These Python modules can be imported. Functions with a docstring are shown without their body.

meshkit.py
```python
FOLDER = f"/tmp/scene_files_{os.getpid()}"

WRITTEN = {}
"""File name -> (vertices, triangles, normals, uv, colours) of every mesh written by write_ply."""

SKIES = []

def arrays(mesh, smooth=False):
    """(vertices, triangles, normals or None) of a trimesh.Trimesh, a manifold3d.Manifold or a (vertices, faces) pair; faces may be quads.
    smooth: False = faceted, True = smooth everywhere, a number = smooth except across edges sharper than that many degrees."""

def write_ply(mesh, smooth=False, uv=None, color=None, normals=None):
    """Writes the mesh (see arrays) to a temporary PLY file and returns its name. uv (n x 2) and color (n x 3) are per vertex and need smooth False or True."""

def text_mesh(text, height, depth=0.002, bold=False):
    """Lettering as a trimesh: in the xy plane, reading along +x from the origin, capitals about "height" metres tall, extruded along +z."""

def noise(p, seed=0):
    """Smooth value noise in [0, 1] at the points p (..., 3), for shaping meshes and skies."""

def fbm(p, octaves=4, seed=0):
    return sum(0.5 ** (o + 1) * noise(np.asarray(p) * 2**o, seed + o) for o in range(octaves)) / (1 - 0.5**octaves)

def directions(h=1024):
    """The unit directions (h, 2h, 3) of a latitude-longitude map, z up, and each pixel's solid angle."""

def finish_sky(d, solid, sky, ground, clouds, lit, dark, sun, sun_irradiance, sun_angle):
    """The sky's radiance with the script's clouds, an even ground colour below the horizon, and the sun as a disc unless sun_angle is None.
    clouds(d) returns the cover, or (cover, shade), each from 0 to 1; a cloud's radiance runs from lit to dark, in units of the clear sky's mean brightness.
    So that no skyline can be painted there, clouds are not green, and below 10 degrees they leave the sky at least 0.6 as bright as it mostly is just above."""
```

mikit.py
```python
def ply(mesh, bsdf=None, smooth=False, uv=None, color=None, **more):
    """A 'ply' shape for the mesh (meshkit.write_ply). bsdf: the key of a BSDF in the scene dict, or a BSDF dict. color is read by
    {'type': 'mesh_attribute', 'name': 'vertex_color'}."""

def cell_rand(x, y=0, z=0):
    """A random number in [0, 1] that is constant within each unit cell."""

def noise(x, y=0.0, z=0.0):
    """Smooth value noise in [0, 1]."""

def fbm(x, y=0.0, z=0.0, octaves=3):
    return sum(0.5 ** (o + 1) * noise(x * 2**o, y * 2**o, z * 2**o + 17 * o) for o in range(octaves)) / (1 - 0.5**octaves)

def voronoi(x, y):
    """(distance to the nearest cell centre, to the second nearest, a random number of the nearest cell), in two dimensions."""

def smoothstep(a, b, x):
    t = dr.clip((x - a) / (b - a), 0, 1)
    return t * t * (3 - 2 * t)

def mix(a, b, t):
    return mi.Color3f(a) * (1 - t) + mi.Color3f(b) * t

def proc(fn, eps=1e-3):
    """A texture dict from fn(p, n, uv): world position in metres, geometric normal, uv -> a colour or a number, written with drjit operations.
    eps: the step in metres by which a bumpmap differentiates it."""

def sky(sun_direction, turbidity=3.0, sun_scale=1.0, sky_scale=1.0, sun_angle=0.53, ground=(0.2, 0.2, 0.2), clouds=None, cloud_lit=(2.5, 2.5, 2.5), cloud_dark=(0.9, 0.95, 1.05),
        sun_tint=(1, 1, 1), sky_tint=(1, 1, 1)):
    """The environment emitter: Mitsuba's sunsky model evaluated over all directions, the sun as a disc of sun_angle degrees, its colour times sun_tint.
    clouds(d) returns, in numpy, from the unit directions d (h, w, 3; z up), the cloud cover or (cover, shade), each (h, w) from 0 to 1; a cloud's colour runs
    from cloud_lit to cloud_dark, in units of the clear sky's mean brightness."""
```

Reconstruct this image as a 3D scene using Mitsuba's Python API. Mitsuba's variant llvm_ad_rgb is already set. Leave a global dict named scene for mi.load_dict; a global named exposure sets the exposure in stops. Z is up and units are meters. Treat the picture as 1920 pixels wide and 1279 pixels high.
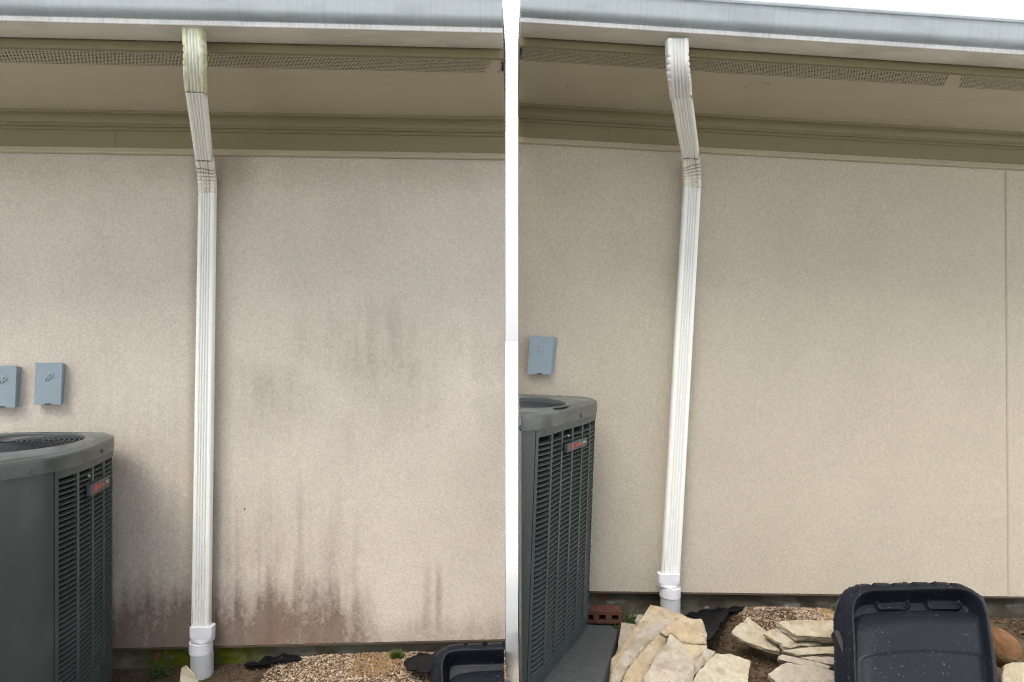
import math, random
import numpy as np, trimesh, shapely, drjit as dr, mitsuba as mi, mikit, meshkit
from shapely.geometry import Polygon
from scipy.spatial import Delaunay
from scipy.interpolate import PchipInterpolator, CubicSpline
from trimesh.creation import triangulate_polygon

random.seed(7)
rng = np.random.default_rng(7)
T = mi.ScalarTransform4f
scene, labels = {}, {}

# ------------------------------------------------------------------ camera, light, exposure
F = 1200.0 / 1920.0                      # focal length in picture widths
CAM = np.array([0.0, 0.0, 1.6])
scene['camera'] = {'type': 'perspective', 'fov': 2 * math.degrees(math.atan(0.5 / F)), 'fov_axis': 'x',
                   'to_world': T().look_at(origin=[0, 0, 1.6], target=[0, 1, 1.6], up=[0, 0, 1]),
                   'near_clip': 0.05, 'far_clip': 2000.0}
def overcast(d):                         # even cloud, about three times as bright overhead as at the horizon, as overcast skies are
    return np.ones(d.shape[:-1]), 1 - np.clip(d[..., 2], 0, 1)
scene['sky'] = mikit.sky([-0.34, -0.55, 0.98], turbidity=3, sun_scale=0.44, sun_angle=36, sun_tint=(0.93, 0.99, 1.12), clouds=overcast,
                         cloud_lit=(2.9, 2.98, 3.08), cloud_dark=(1.15, 1.165, 1.185))
exposure = 3.04

# ------------------------------------------------------------------ materials
def rgb(*c): return {'type': 'rgb', 'value': list(c)}
def mat(key, color, rough=0.6, bump=None, bscale=0.002, eps=1e-3, spec=0.4, metal=0.0, two=True, **more):
    b = {'type': 'principled', 'base_color': color if isinstance(color, dict) else rgb(*color), 'roughness': rough, 'specular': spec, 'metallic': metal, **more}
    if bump is not None:
        b = {'type': 'bumpmap', 'tex': mikit.proc(bump, eps=eps), 'scale': bscale, 'bsdf': b}
    scene[key] = {'type': 'twosided', 'bsdf': b} if two else b
ns, fb, ss, mix = mikit.noise, mikit.fbm, mikit.smoothstep, mikit.mix
C = mi.Color3f

def stucco_h(p, n, uv):
    s, z = uv.x, uv.y
    a = ns(s * 150 + 0.6 * ns(s * 95, z * 95), z * 165 + 0.6 * ns(s * 95, z * 95, 4), 3.3)
    b = ns(s * 290, z * 300, 7.7)
    patch = 0.55 + 0.9 * ns(s * 7, z * 7, 2)
    return (ss(0.2, 0.8, a) * 0.65 + b * 0.4) * patch

def grain(s, z):                         # sand tone of the render coat, with its relief shading painted in
    a = ns(s * 185 + 0.6 * ns(s * 95, z * 95), z * 215, 5)
    b = ns(s * 340, z * 360, 9)
    return 0.885 + 0.125 * ss(0.2, 0.8, a) + 0.105 * ss(0.2, 0.8, b)

def stucco_clean(p, n, uv):
    s, z = uv.x, uv.y
    tone = 0.97 + 0.06 * fb(s * 2.2, z * 1.6, 4)
    c = mix((0.440, 0.402, 0.334), (0.430, 0.400, 0.338), fb(s * 1.3 + 5, z * 1.2))
    low = ss(0.95, 0.35, z) * ss(-0.75, -1.15, s) * (0.6 + 0.5 * ns(s * 9, z * 3))
    faint = ss(0.56, 0.78, fb(s * 5, z * 2.2, 8)) * ss(0.5, 1.2, z) * 0.05
    return C(c) * tone * grain(s, z) * (1 - 0.10 * low) * (1 - 0.4 * faint)

def win(x, a, b, e): return ss(a - e, a + e, x) * ss(b + e, b - e, x)

def stucco_dirty(p, n, uv):
    s, z = uv.x, uv.y
    c = mix((0.545, 0.500, 0.448), (0.54, 0.503, 0.440), fb(s * 1.5, z * 1.3, 2))
    c = C(c) * (0.93 + 0.14 * fb(s * 2.0, z * 1.7, 6))
    c = C(mix(c, (0.41, 0.375, 0.335), 0.24 * ss(0.35, 0.70, fb(s * 2.6 + 9, z * 2.0, 31)) * (0.5 + 0.5 * fb(s * 12, z * 5, 33))))   # broad soft grime
    drip = fb(s * 17, z * 1.3, 1.5)                               # vertical runs
    fine = fb(s * 48, z * 3.2, 2.5)
    ragged = 0.30 * (ns(s * 21, 0.5, 3) - 0.5) + 0.22 * (ns(s * 55, 2.5, 3) - 0.5)
    # grey algae band at mid height right of the pipe, hanging in ragged drips
    band = win(z + ragged * 0.6, 1.10, 1.58, 0.22) * ss(-0.28, 0.05, s) * ss(0.32, 0.66, fb(s * 3.1 + 4, z * 2.6 + 1, 1))
    spot = ss(0.30, 0.05, dr.sqrt(dr.square((s - 0.62) / 1.3) + dr.square(z - 1.50)))
    spot2 = ss(0.34, 0.05, dr.sqrt(dr.square((s + 0.02) / 0.9) + dr.square((z - 1.20) * 1.2)))
    spot3 = ss(0.30, 0.05, dr.sqrt(dr.square((s - 1.12) / 0.9) + dr.square((z - 1.36) / 1.2)))
    mott = fb(s * 11, z * 5.5, 21)
    dk = ss(0.25, 0.80, drip * 0.45 + 0.2 * fb(s * 40, z * 4, 7) + 0.35 * mott)
    grey = dr.minimum(1, band * (0.20 + 0.28 * dk) + spot * (0.16 + 0.40 * dk) + spot2 * (0.16 + 0.34 * dk) + spot3 * (0.06 + 0.26 * dk))
    # grey runs beside the condenser
    gl = ss(-0.28, -0.42, s) * ss(1.30, 0.70, z + ragged * 1.3) * (0.35 + 0.45 * drip + 0.4 * mott) * (0.55 + 0.45 * ss(1.0, 0.3, z))
    grey = dr.minimum(1, dr.maximum(grey, gl * 0.66))
    # brown rising stains at the foot
    top = 0.66 * win(s, -0.35, 0.46, 0.16) + 0.30 * win(s, -0.9, 1.3, 0.2)
    spikes = ss(0.35, 0.75, fb(s * 26, 0.4, 6)) * 0.55 + 0.45 * fine
    top = top + 0.01
    foot = ss(top * (0.45 + 1.0 * spikes), top * 0.12, z) * (0.35 + 0.65 * ss(0.35, 0.7, fb(s * 14, z * 1.1, 4))) * (0.30 + 0.70 * win(s, -0.9, 0.47, 0.14))
    broad = ss(0.36, 0.02, z + ragged * 0.55) * win(s, -1.0, 0.50, 0.10) * (0.62 + 0.38 * ss(0.3, 0.65, fb(s * 9, z * 5, 11)))
    broad = broad + 0.35 * ss(0.22, 0.02, z + ragged * 0.4) * win(s, -0.24, 0.12, 0.05)
    broad = broad + ss(0.16, 0.01, z + ragged * 0.3) * win(s, 0.45, 1.25, 0.1) * 0.30
    mauve = ss(0.80, 0.20, z + ragged * 1.1) * win(s, -0.26, 0.46, 0.10) * ss(0.28, 0.74, fb(s * 20, z * 1.8, 12) * 0.7 + 0.3 * mott)
    s1 = win(s, 0.855, 0.885, 0.012) * win(z, 0.08, 0.34, 0.10) + win(s, 0.80, 0.83, 0.02) * win(z, 0.10, 0.36, 0.1) * 0.7
    red = ss(0.25, 0.02, z) * win(s, -0.26, 0.32, 0.16) * ss(0.3, 0.7, fb(s * 7, z * 5, 4))
    # dirt each side of the pipe; under the trim algae plus painted-in eave shade
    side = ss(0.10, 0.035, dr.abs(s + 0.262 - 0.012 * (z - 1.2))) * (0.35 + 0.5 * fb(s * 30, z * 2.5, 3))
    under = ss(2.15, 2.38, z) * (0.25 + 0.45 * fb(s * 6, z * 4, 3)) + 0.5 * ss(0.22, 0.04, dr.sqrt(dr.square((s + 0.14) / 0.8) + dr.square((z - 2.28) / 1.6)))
    fleck = 0.55 + 0.9 * (0.5 * ns(s * 150, z * 120, 41) + 0.5 * ns(s * 62, z * 48, 43))          # dirt holds in the grain
    c = C(mix(c, (0.205, 0.175, 0.155), dr.minimum(0.72, grey * 0.52 * fleck)))
    c = C(mix(c, (0.20, 0.165, 0.155), dr.minimum(0.7, fleck * mauve * (0.30 + 0.40 * mott))))
    c = C(mix(c, (0.135, 0.095, 0.073), dr.minimum(0.80, fleck * (foot * 0.28 + broad * 0.98 + s1 * 0.36))))
    c = C(mix(c, (0.20, 0.10, 0.075), dr.minimum(0.6, red * 0.55)))
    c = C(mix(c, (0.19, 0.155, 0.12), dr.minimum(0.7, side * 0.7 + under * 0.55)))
    c = c * (1 - 0.8 * ss(0.007, 0.004, dr.sqrt(dr.square((s + 0.07) * 1.6) + dr.square(z - 0.662))))          # insect speck
    return c * grain(s, z)

mat('m_stucco_dirty', mikit.proc(stucco_dirty), 0.9, stucco_h, 0.0034, 0.0010, spec=0.15)
mat('m_stucco_clean', mikit.proc(stucco_clean), 0.9, stucco_h, 0.0034, 0.0010, spec=0.15)

def tan_paint(p, n, uv):
    t = fb(p.x * 2.5, p.y * 2.5, p.z * 2.5)
    f = fb(p.x * 1.2, p.y * 9, p.z * 9 + 3)
    speck = ss(0.86, 0.90, ns(p.x * 60, p.y * 45, p.z * 60)) * ss(0.62, 0.7, ns(p.x * 7, p.y * 7, 4))
    return C(mix((0.365, 0.330, 0.240), (0.385, 0.350, 0.260), t)) * (0.96 + 0.08 * f) * (1 - 0.35 * speck)
mat('m_tan', mikit.proc(tan_paint), 0.55, spec=0.3)
def frieze_c(p, n, uv):
    t = fb(p.x * 2.5, p.y * 2.5, p.z * 2.5)
    return C(mix((0.165, 0.146, 0.078), (0.192, 0.172, 0.100), t)) * (0.95 + 0.10 * fb(p.x * 1.6, p.y * 6, p.z * 14 + 3))
mat('m_frieze', mikit.proc(frieze_c), 0.5, spec=0.3)  # olive paint, with the shade of the eave put into its darker tone
def tan_trim(p, n, uv):
    t = fb(p.x * 2.5, p.y * 2.5, p.z * 2.5)
    return C(mix((0.33, 0.30, 0.215), (0.365, 0.33, 0.245), t)) * (0.93 + 0.12 * fb(p.x * 1.6, p.y * 6, p.z * 14 + 3))
mat('m_trim', mikit.proc(tan_trim), 0.5, spec=0.35)
def gutter_c(p, n, uv):
    st = fb(uv.x * 160, uv.y * 1.0, 1) * 0.45 + fb(uv.x * 520, uv.y * 1.0, 4) * 0.55
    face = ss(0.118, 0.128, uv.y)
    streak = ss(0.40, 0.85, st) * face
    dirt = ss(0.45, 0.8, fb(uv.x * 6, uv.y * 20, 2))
    lip = win(uv.y, 0.1225, 0.1405, 0.001)  # bright highlight on the front lip, painted into the colour
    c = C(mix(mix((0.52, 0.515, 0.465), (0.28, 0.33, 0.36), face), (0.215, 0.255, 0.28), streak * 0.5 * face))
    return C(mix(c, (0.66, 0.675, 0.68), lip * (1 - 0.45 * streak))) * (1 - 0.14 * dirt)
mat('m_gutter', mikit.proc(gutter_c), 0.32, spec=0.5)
def pipe_c(p, n, uv):
    d = ss(0.45, 0.85, fb(p.x * 9, p.y * 9, p.z * 2.5))
    u = dr.abs(dr.abs(uv.x) - 0.0135)                                # four pressed channels, their shade painted in as darker lines
    g = ss(0.0042, 0.0022, dr.abs(u - 0.00675))
    return C(mix((0.72, 0.745, 0.735), (0.66, 0.675, 0.65), d * 0.5)) * (1 - 0.12 * g)
mat('m_pipe', mikit.proc(pipe_c), 0.38, spec=0.5)
def pipe_grimy(p, n, uv):
    g = ss(0.30, 0.62, fb(uv.x * 42, uv.y * 16, 5))
    run = ss(0.35, 0.7, fb(uv.x * 160, uv.y * 6, 2))
    k = uv.y - 0.045; u = k / 0.0165; u = u - dr.floor(u)
    ln = ss(0.30, 0.10, dr.abs(u - 0.5)) * ss(0.0, 0.004, k) * ss(0.118, 0.112, k)  # grime and fold shade painted together as dark crimp lines
    c = C(mix((0.68, 0.675, 0.62), (0.20, 0.185, 0.14), g * (0.06 + 0.28 * run)))
    return C(mix(c, (0.045, 0.04, 0.03), ln * (0.40 + 0.5 * ns(uv.x * 60, uv.y * 90, 4)) * ss(0.150, 0.05, uv.y) * ss(0.062, 0.03, dr.abs(uv.x))))
mat('m_pipe_grimy', mikit.proc(pipe_grimy), 0.5, spec=0.35)
def algae_c(p, n, uv):
    e = ss(0.016, 0.046, dr.abs(uv.x))
    g = ss(0.32, 0.80, fb(uv.x * 90, uv.y * 38, 5) * 0.75 + 0.36 * e)
    k = ss(0.5, 0.8, fb(uv.x * 180, uv.y * 40, 9))
    c = C(mix((0.66, 0.68, 0.60), (0.34, 0.38, 0.17), g * 0.75))
    return C(mix(c, (0.20, 0.20, 0.10), k * 0.35 * e))
mat('m_algae', mikit.proc(algae_c), 0.40, spec=0.5)
def alu_c(p, n, uv):
    k = fb(uv.x * 90, uv.y * 8, 9)
    return C(mix((0.62, 0.64, 0.64), (0.46, 0.475, 0.47), k * 0.6))
mat('m_alu', mikit.proc(alu_c), 0.30, spec=0.6, metal=0.12)
mat('m_sealant', (0.035, 0.030, 0.024), 0.6)
mat('m_pvc', (0.64, 0.66, 0.71), 0.35, spec=0.5)
mat('m_pvc_grey', (0.42, 0.44, 0.47), 0.4, spec=0.45)
def box_c(p, n, uv): return C(0.195, 0.252, 0.300) * (0.92 + 0.16 * fb(p.x * 14, p.y * 14, p.z * 9))
mat('m_box', mikit.proc(box_c), 0.42, spec=0.45)
mat('m_box_emblem', (0.23, 0.285, 0.335), 0.4, spec=0.45)
def unit_c(p, n, uv):
    d = ss(0.5, 0.8, fb(p.x * 9, p.y * 9, p.z * 4))
    return C(mix((0.036, 0.048, 0.049), (0.048, 0.061, 0.062), d))
mat('m_unit', mikit.proc(unit_c), 0.38, spec=0.5)
def lid_c(p, n, uv):
    d = ss(0.4, 0.8, fb(p.x * 12, p.y * 12, p.z * 12))
    return C(mix((0.044, 0.055, 0.056), (0.068, 0.080, 0.080), d))
mat('m_lid', mikit.proc(lid_c), 0.30, spec=0.55)
mat('m_void', (0.008, 0.009, 0.011), 0.8, spec=0.1)
mat('m_wire', (0.035, 0.04, 0.048), 0.35)
mat('m_fan', (0.06, 0.075, 0.10), 0.4)
mat('m_screw', (0.32, 0.33, 0.33), 0.3, metal=0.8)
mat('m_red', (0.50, 0.06, 0.045), 0.4)
mat('m_badge', (0.045, 0.05, 0.055), 0.35)
mat('m_badge_grey', (0.30, 0.32, 0.34), 0.4)
def bin_c(p, n, uv):
    spk = ss(0.83, 0.88, ns(p.x * 210, p.y * 210, p.z * 210)) * ss(0.40, 0.6, ns(p.x * 14, p.y * 14, p.z * 14))
    d = fb(p.x * 8, p.y * 8, p.z * 8)
    c = C(mix((0.0045, 0.0058, 0.0095), (0.0085, 0.0105, 0.0165), d))
    return C(mix(c, (0.16, 0.16, 0.16), spk * 0.4))
mat('m_bin', mikit.proc(bin_c), 0.36, lambda p, n, uv: ns(p.x * 700, p.y * 700, p.z * 700), 0.0003, 0.0006, spec=0.18)
mat('m_rubber', (0.012, 0.012, 0.014), 0.7)

def stone(key, a, b, c3, seed):
    def f(p, n, uv):
        t = fb(p.x * 13 + seed, p.y * 13, p.z * 13, octaves=4)
        v = fb(p.x * 60, p.y * 60 + seed, p.z * 60)
        grit = ns(p.x * 330, p.y * 330 + seed, p.z * 330)
        pit = ss(0.80, 0.86, ns(p.x * 110, p.y * 110 + seed, p.z * 110)) * ss(0.45, 0.62, t)
        c = C(mix(a, b, ss(0.32, 0.68, t)))
        c = C(mix(c, c3, ss(0.52, 0.74, fb(p.x * 19, p.y * 19, p.z * 26 + seed)) * 0.65))
        dirt = ss(0.75, 0.25, n.z) * ss(0.35, 0.65, fb(p.x * 26, p.y * 26, p.z * 50 + seed))
        c = C(mix(c, (0.17, 0.135, 0.075), dirt * 0.6))
        return c * (0.40 + 0.34 * v + 0.16 * grit) * (1 - 0.5 * pit)
    mat(key, mikit.proc(f), 0.85, lambda p, n, uv: fb(p.x * 85, p.y * 85, p.z * 85, octaves=4), 0.006, 0.0015, spec=0.2)
stone('m_stone_peach', (0.44, 0.355, 0.24), (0.46, 0.40, 0.295), (0.34, 0.27, 0.19), 1.0)
stone('m_stone_grey', (0.39, 0.36, 0.31), (0.44, 0.395, 0.325), (0.29, 0.24, 0.175), 5.0)
stone('m_stone_pale', (0.47, 0.44, 0.36), (0.44, 0.39, 0.285), (0.31, 0.275, 0.17), 9.0)
stone('m_stone_red', (0.17, 0.085, 0.042), (0.21, 0.115, 0.06), (0.16, 0.08, 0.04), 13.0)

def soil_c(p, n, uv):
    t = fb(p.x * 18, p.y * 18, p.z * 18, octaves=4)
    m = ss(0.55, 0.75, fb(p.x * 7, p.y * 7))
    return C(mix(mix((0.034, 0.025, 0.018), (0.095, 0.070, 0.049), t), (0.03, 0.036, 0.010), m * 0.4))
mat('m_soil', mikit.proc(soil_c), 0.95, lambda p, n, uv: fb(p.x * 60, p.y * 60, p.z * 60), 0.012, 0.002, spec=0.1)
def concrete_c(p, n, uv): return C(0.50, 0.50, 0.49) * (0.92 + 0.16 * fb(p.x * 3, p.y * 3))
mat('m_concrete', mikit.proc(concrete_c), 0.9, spec=0.15)
def found_c(moss_amount, dark):
    def f(p, n, uv):
        s, z = uv.x, uv.y
        t = fb(s * 9, z * 22)
        c = C(mix((0.105, 0.095, 0.070), (0.19, 0.175, 0.14), ss(0.3, 0.7, t))) * dark
        c = C(mix(c, (0.34, 0.33, 0.30), ss(0.60, 0.72, fb(s * 12 + 3, z * 30 + 8)) * ss(-0.05, -0.10, z) * 0.7))
        if moss_amount:
            g = win(s, -0.52, -0.02, 0.10) * ss(0.25, 0.6, fb(s * 22, z * 26 + 3) + 0.08)
            g = g + 0.30 * win(s, -1.2, 0.35, 0.2) * ss(0.4, 0.65, fb(s * 14, z * 12 + 5))
            c = C(mix(c, mix((0.040, 0.055, 0.004), (0.125, 0.15, 0.012), fb(s * 30, z * 45)), dr.minimum(1, g) * moss_amount))
        else:
            c = C(mix(c, (0.10, 0.045, 0.03), win(s, -0.86, -0.80, 0.02) * win(z, -0.075, -0.02, 0.015) * 0.9))
        return c
    return f
mat('m_found_mossy', mikit.proc(found_c(1.0, 0.8)), 0.9, lambda p, n, uv: fb(p.x * 70, p.y * 70, p.z * 70), 0.003, 0.002, spec=0.15)
mat('m_found', mikit.proc(found_c(0, 0.55)), 0.9, lambda p, n, uv: fb(p.x * 70, p.y * 70, p.z * 70), 0.003, 0.002, spec=0.15)
mat('m_joint', (0.36, 0.33, 0.26), 0.7)
mat('m_screed', (0.06, 0.045, 0.032), 0.8)
mat('m_roof', (0.10, 0.09, 0.085), 0.9)
mat('m_white_edge', (0.72, 0.72, 0.70), 0.5)
mat('m_fabric', (0.004, 0.0045, 0.006), 0.6, lambda p, n, uv: fb(p.x * 40, p.y * 40, p.z * 40), 0.010, 0.002, spec=0.2)
def pad_c(p, n, uv): return C(0.040, 0.044, 0.047) * (0.75 + 0.5 * fb(p.x * 60, p.y * 60, p.z * 60))
mat('m_pad', mikit.proc(pad_c), 0.85, lambda p, n, uv: fb(p.x * 130, p.y * 130, p.z * 130), 0.003, 0.0015, spec=0.2)
def brick_c(p, n, uv): return C(mix((0.075, 0.030, 0.022), (0.12, 0.06, 0.045), fb(p.x * 40, p.y * 40, p.z * 40)))
mat('m_brick', mikit.proc(brick_c), 0.9, spec=0.15)
for i, c in enumerate([(0.29, 0.225, 0.165), (0.20, 0.14, 0.09), (0.09, 0.062, 0.043), (0.38, 0.325, 0.27), (0.22, 0.135, 0.055)]):
    mat('m_pebble%d' % i, c, 0.8, spec=0.2)
for i, c in enumerate([(0.075, 0.050, 0.033), (0.13, 0.092, 0.060), (0.034, 0.022, 0.016)]):
    mat('m_mulch%d' % i, c, 0.9, spec=0.1)
for i, c in enumerate([(0.045, 0.08, 0.014), (0.024, 0.048, 0.012), (0.07, 0.10, 0.02)]):
    scene['m_leaf%d' % i] = {'type': 'twosided', 'bsdf': {'type': 'principled', 'base_color': rgb(*c), 'roughness': 0.55, 'specular': 0.35}}

# ------------------------------------------------------------------ frames of the two houses
class Bay:
    """One house front. s: along the wall to the right, q: out from the wall, z: up from the foot of the stucco."""
    def __init__(self, x0, d0, zb, slope, tilt, px0):
        self.x0, self.d0, self.zb = x0, d0, zb
        self.psi, self.th = math.atan(slope), tilt
        c, s = math.cos(self.psi), math.sin(self.psi)
        self.O = np.array([x0, d0, zb]); self.es = np.array([c, s, 0]); self.eq = np.array([s, -c, 0])
        ct, st = math.cos(tilt), math.sin(tilt)
        self.R = np.array([[ct, 0, st], [0, 1, 0], [-st, 0, ct]])
    def rel(self, sqz):
        a = np.atleast_2d(np.asarray(sqz, float))
        return self.O + a[:, :1] * self.es + a[:, 1:2] * self.eq + a[:, 2:] * np.array([0, 0, 1.0])
    def sqz(self, rel):
        r = np.atleast_2d(rel) - self.O
        return np.stack([r @ self.es, r @ self.eq, r[:, 2]], 1)
    def place(self, rel): return np.atleast_2d(rel) @ self.R.T + CAM
    def W(self, sqz): return self.place(self.rel(sqz))
    def dir(self, px, py):
        return np.array([(px - 960) / 1200.0, 1.0, -(py - 640) / 1200.0]) @ self.R
    def on_wall(self, px, py, q=0.0):                     # measured point -> (s, q, z)
        d = self.dir(px, py); t = (q + self.O @ self.eq) / (d @ self.eq)
        return self.sqz(d * t)[0]
    def on_level(self, px, py, z):                        # measured point on a level z above the stucco foot
        d = self.dir(px, py); t = (self.zb + z) / d[2]
        return self.sqz(d * t)[0]
    def at(self, px, py, depth): return self.dir(px, py) * depth
    def s_end(self, xe, q, z):                            # s where the end plane x = xe cuts
        zr = self.zb + z
        return ((xe - zr * math.sin(self.th)) / math.cos(self.th) - self.x0 - q * math.sin(self.psi)) / math.cos(self.psi)
    def up(self, dz):                                     # translation by dz along this house's vertical
        v = self.R @ np.array([0, 0, dz]); return T().translate([float(v[0]), float(v[1]), float(v[2])])

B1 = Bay(-1.231, 3.117, -1.48, 0.051, 0.0, 486)
B2 = Bay(1.375, 3.488, -1.326, 0.0591, 0.0357, 1433)
GAP = 0.034

# ------------------------------------------------------------------ scene helpers
def uniq(key):
    if key not in scene and key not in labels and not any(k.startswith(key + '__') for k in scene): return key
    i = 1
    while True:
        k = '%s_%03d' % (key, i)
        if k not in scene and k not in labels and not any(x.startswith(k + '__') for x in scene): return k
        i += 1
def add(key, mesh, bsdf, smooth=False, uv=None, **more):
    key = uniq(key); scene[key] = mikit.ply(mesh, bsdf, smooth=smooth, uv=uv, **more); return key
def thing(key, label, cat, group=None):
    key = uniq(key); labels[key] = {'label': label, 'category': cat}
    if group: labels[key]['group'] = group
    return key
def tag(key, label, cat, group=None):
    labels[key] = {'label': label, 'category': cat}
    if group: labels[key]['group'] = group
def join(ms): return trimesh.util.concatenate(ms)
def TM(v, f): return trimesh.Trimesh(np.asarray(v, float), np.asarray(f, int), process=False)
def quadgrid(nu, nv, closed=False):
    f = []
    for i in range(nu - (0 if closed else 1)):
        for j in range(nv - 1):
            a, b = i * nv + j, ((i + 1) % nu) * nv + j
            f += [[a, b, b + 1], [a, b + 1, a + 1]]
    return np.array(f)
def prism(bay, prof, sa, sb, uvarc=False):
    """Closed (q, z) profile drawn along s; sa, sb: numbers or functions of (q, z). Returns mesh, uv."""
    prof = np.array(prof, float); n = len(prof)
    fa = sa if callable(sa) else (lambda q, z: sa)
    fbb = sb if callable(sb) else (lambda q, z: sb)
    A = np.array([[fa(q, z), q, z] for q, z in prof]); Bp = np.array([[fbb(q, z), q, z] for q, z in prof])
    arc = np.r_[0, np.cumsum(np.linalg.norm(np.diff(prof, axis=0), axis=1))]
    v, f, uv = [], [], []
    for i in range(n):
        j = (i + 1) % n; k = len(v)
        v += [A[i], Bp[i], Bp[j], A[j]]
        if uvarc: uv += [[A[i][0], arc[i]], [Bp[i][0], arc[i]], [Bp[j][0], arc[i] + np.linalg.norm(prof[j] - prof[i])], [A[j][0], arc[i] + np.linalg.norm(prof[j] - prof[i])]]
        else: uv += [[p[0], p[2]] for p in (A[i], Bp[i], Bp[j], A[j])]
        f += [[k, k + 1, k + 2], [k, k + 2, k + 3]]
    pv, pf = triangulate_polygon(Polygon(prof), engine='earcut')
    for E, fn in ((A, fa), (Bp, fbb)):
        k = len(v); v += [[fn(q, z), q, z] for q, z in pv]; uv += [[fn(q, z), z] for q, z in pv]
        f += (np.array(pf) + k).tolist()
    m = TM(bay.W(np.array(v)), f)
    return m, np.array(uv)
def sbox(bay, s0, s1, q0, q1, z0, z1):
    return prism(bay, [(q0, z0), (q1, z0), (q1, z1), (q0, z1)], s0, s1)[0]
def tube(pts, r, n=8, cap=True):
    pts = np.asarray(pts, float); r = np.broadcast_to(r, len(pts))
    t = np.gradient(pts, axis=0); t /= np.linalg.norm(t, axis=1, keepdims=True) + 1e-12
    ref = np.array([0.13, 0.37, 0.92]); v = []
    for p, d, rr in zip(pts, t, r):
        a = np.cross(d, ref); a /= np.linalg.norm(a); b = np.cross(d, a)
        an = np.arange(n) * 2 * np.pi / n
        v += list(p + rr * (np.cos(an)[:, None] * a + np.sin(an)[:, None] * b))
    f = []
    for i in range(len(pts) - 1):
        for j in range(n):
            a, b = i * n + j, i * n + (j + 1) % n
            f += [[a, b, b + n], [a, b + n, a + n]]
    if cap:
        for base in (0, (len(pts) - 1) * n):
            f += [[base, base + j, base + j + 1] for j in range(1, n - 1)]
    return TM(v, f)
def rounded_box(lo, hi, r=0.004):
    import manifold3d as m3
    lo, hi = np.array(lo, float) + r, np.array(hi, float) - r
    sp = [m3.Manifold.sphere(r, 12).translate([x, y, z]) for x in (lo[0], hi[0]) for y in (lo[1], hi[1]) for z in (lo[2], hi[2])]
    m = m3.Manifold.batch_hull(sp).to_mesh()
    return TM(m.vert_properties[:, :3], m.tri_verts)

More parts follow.
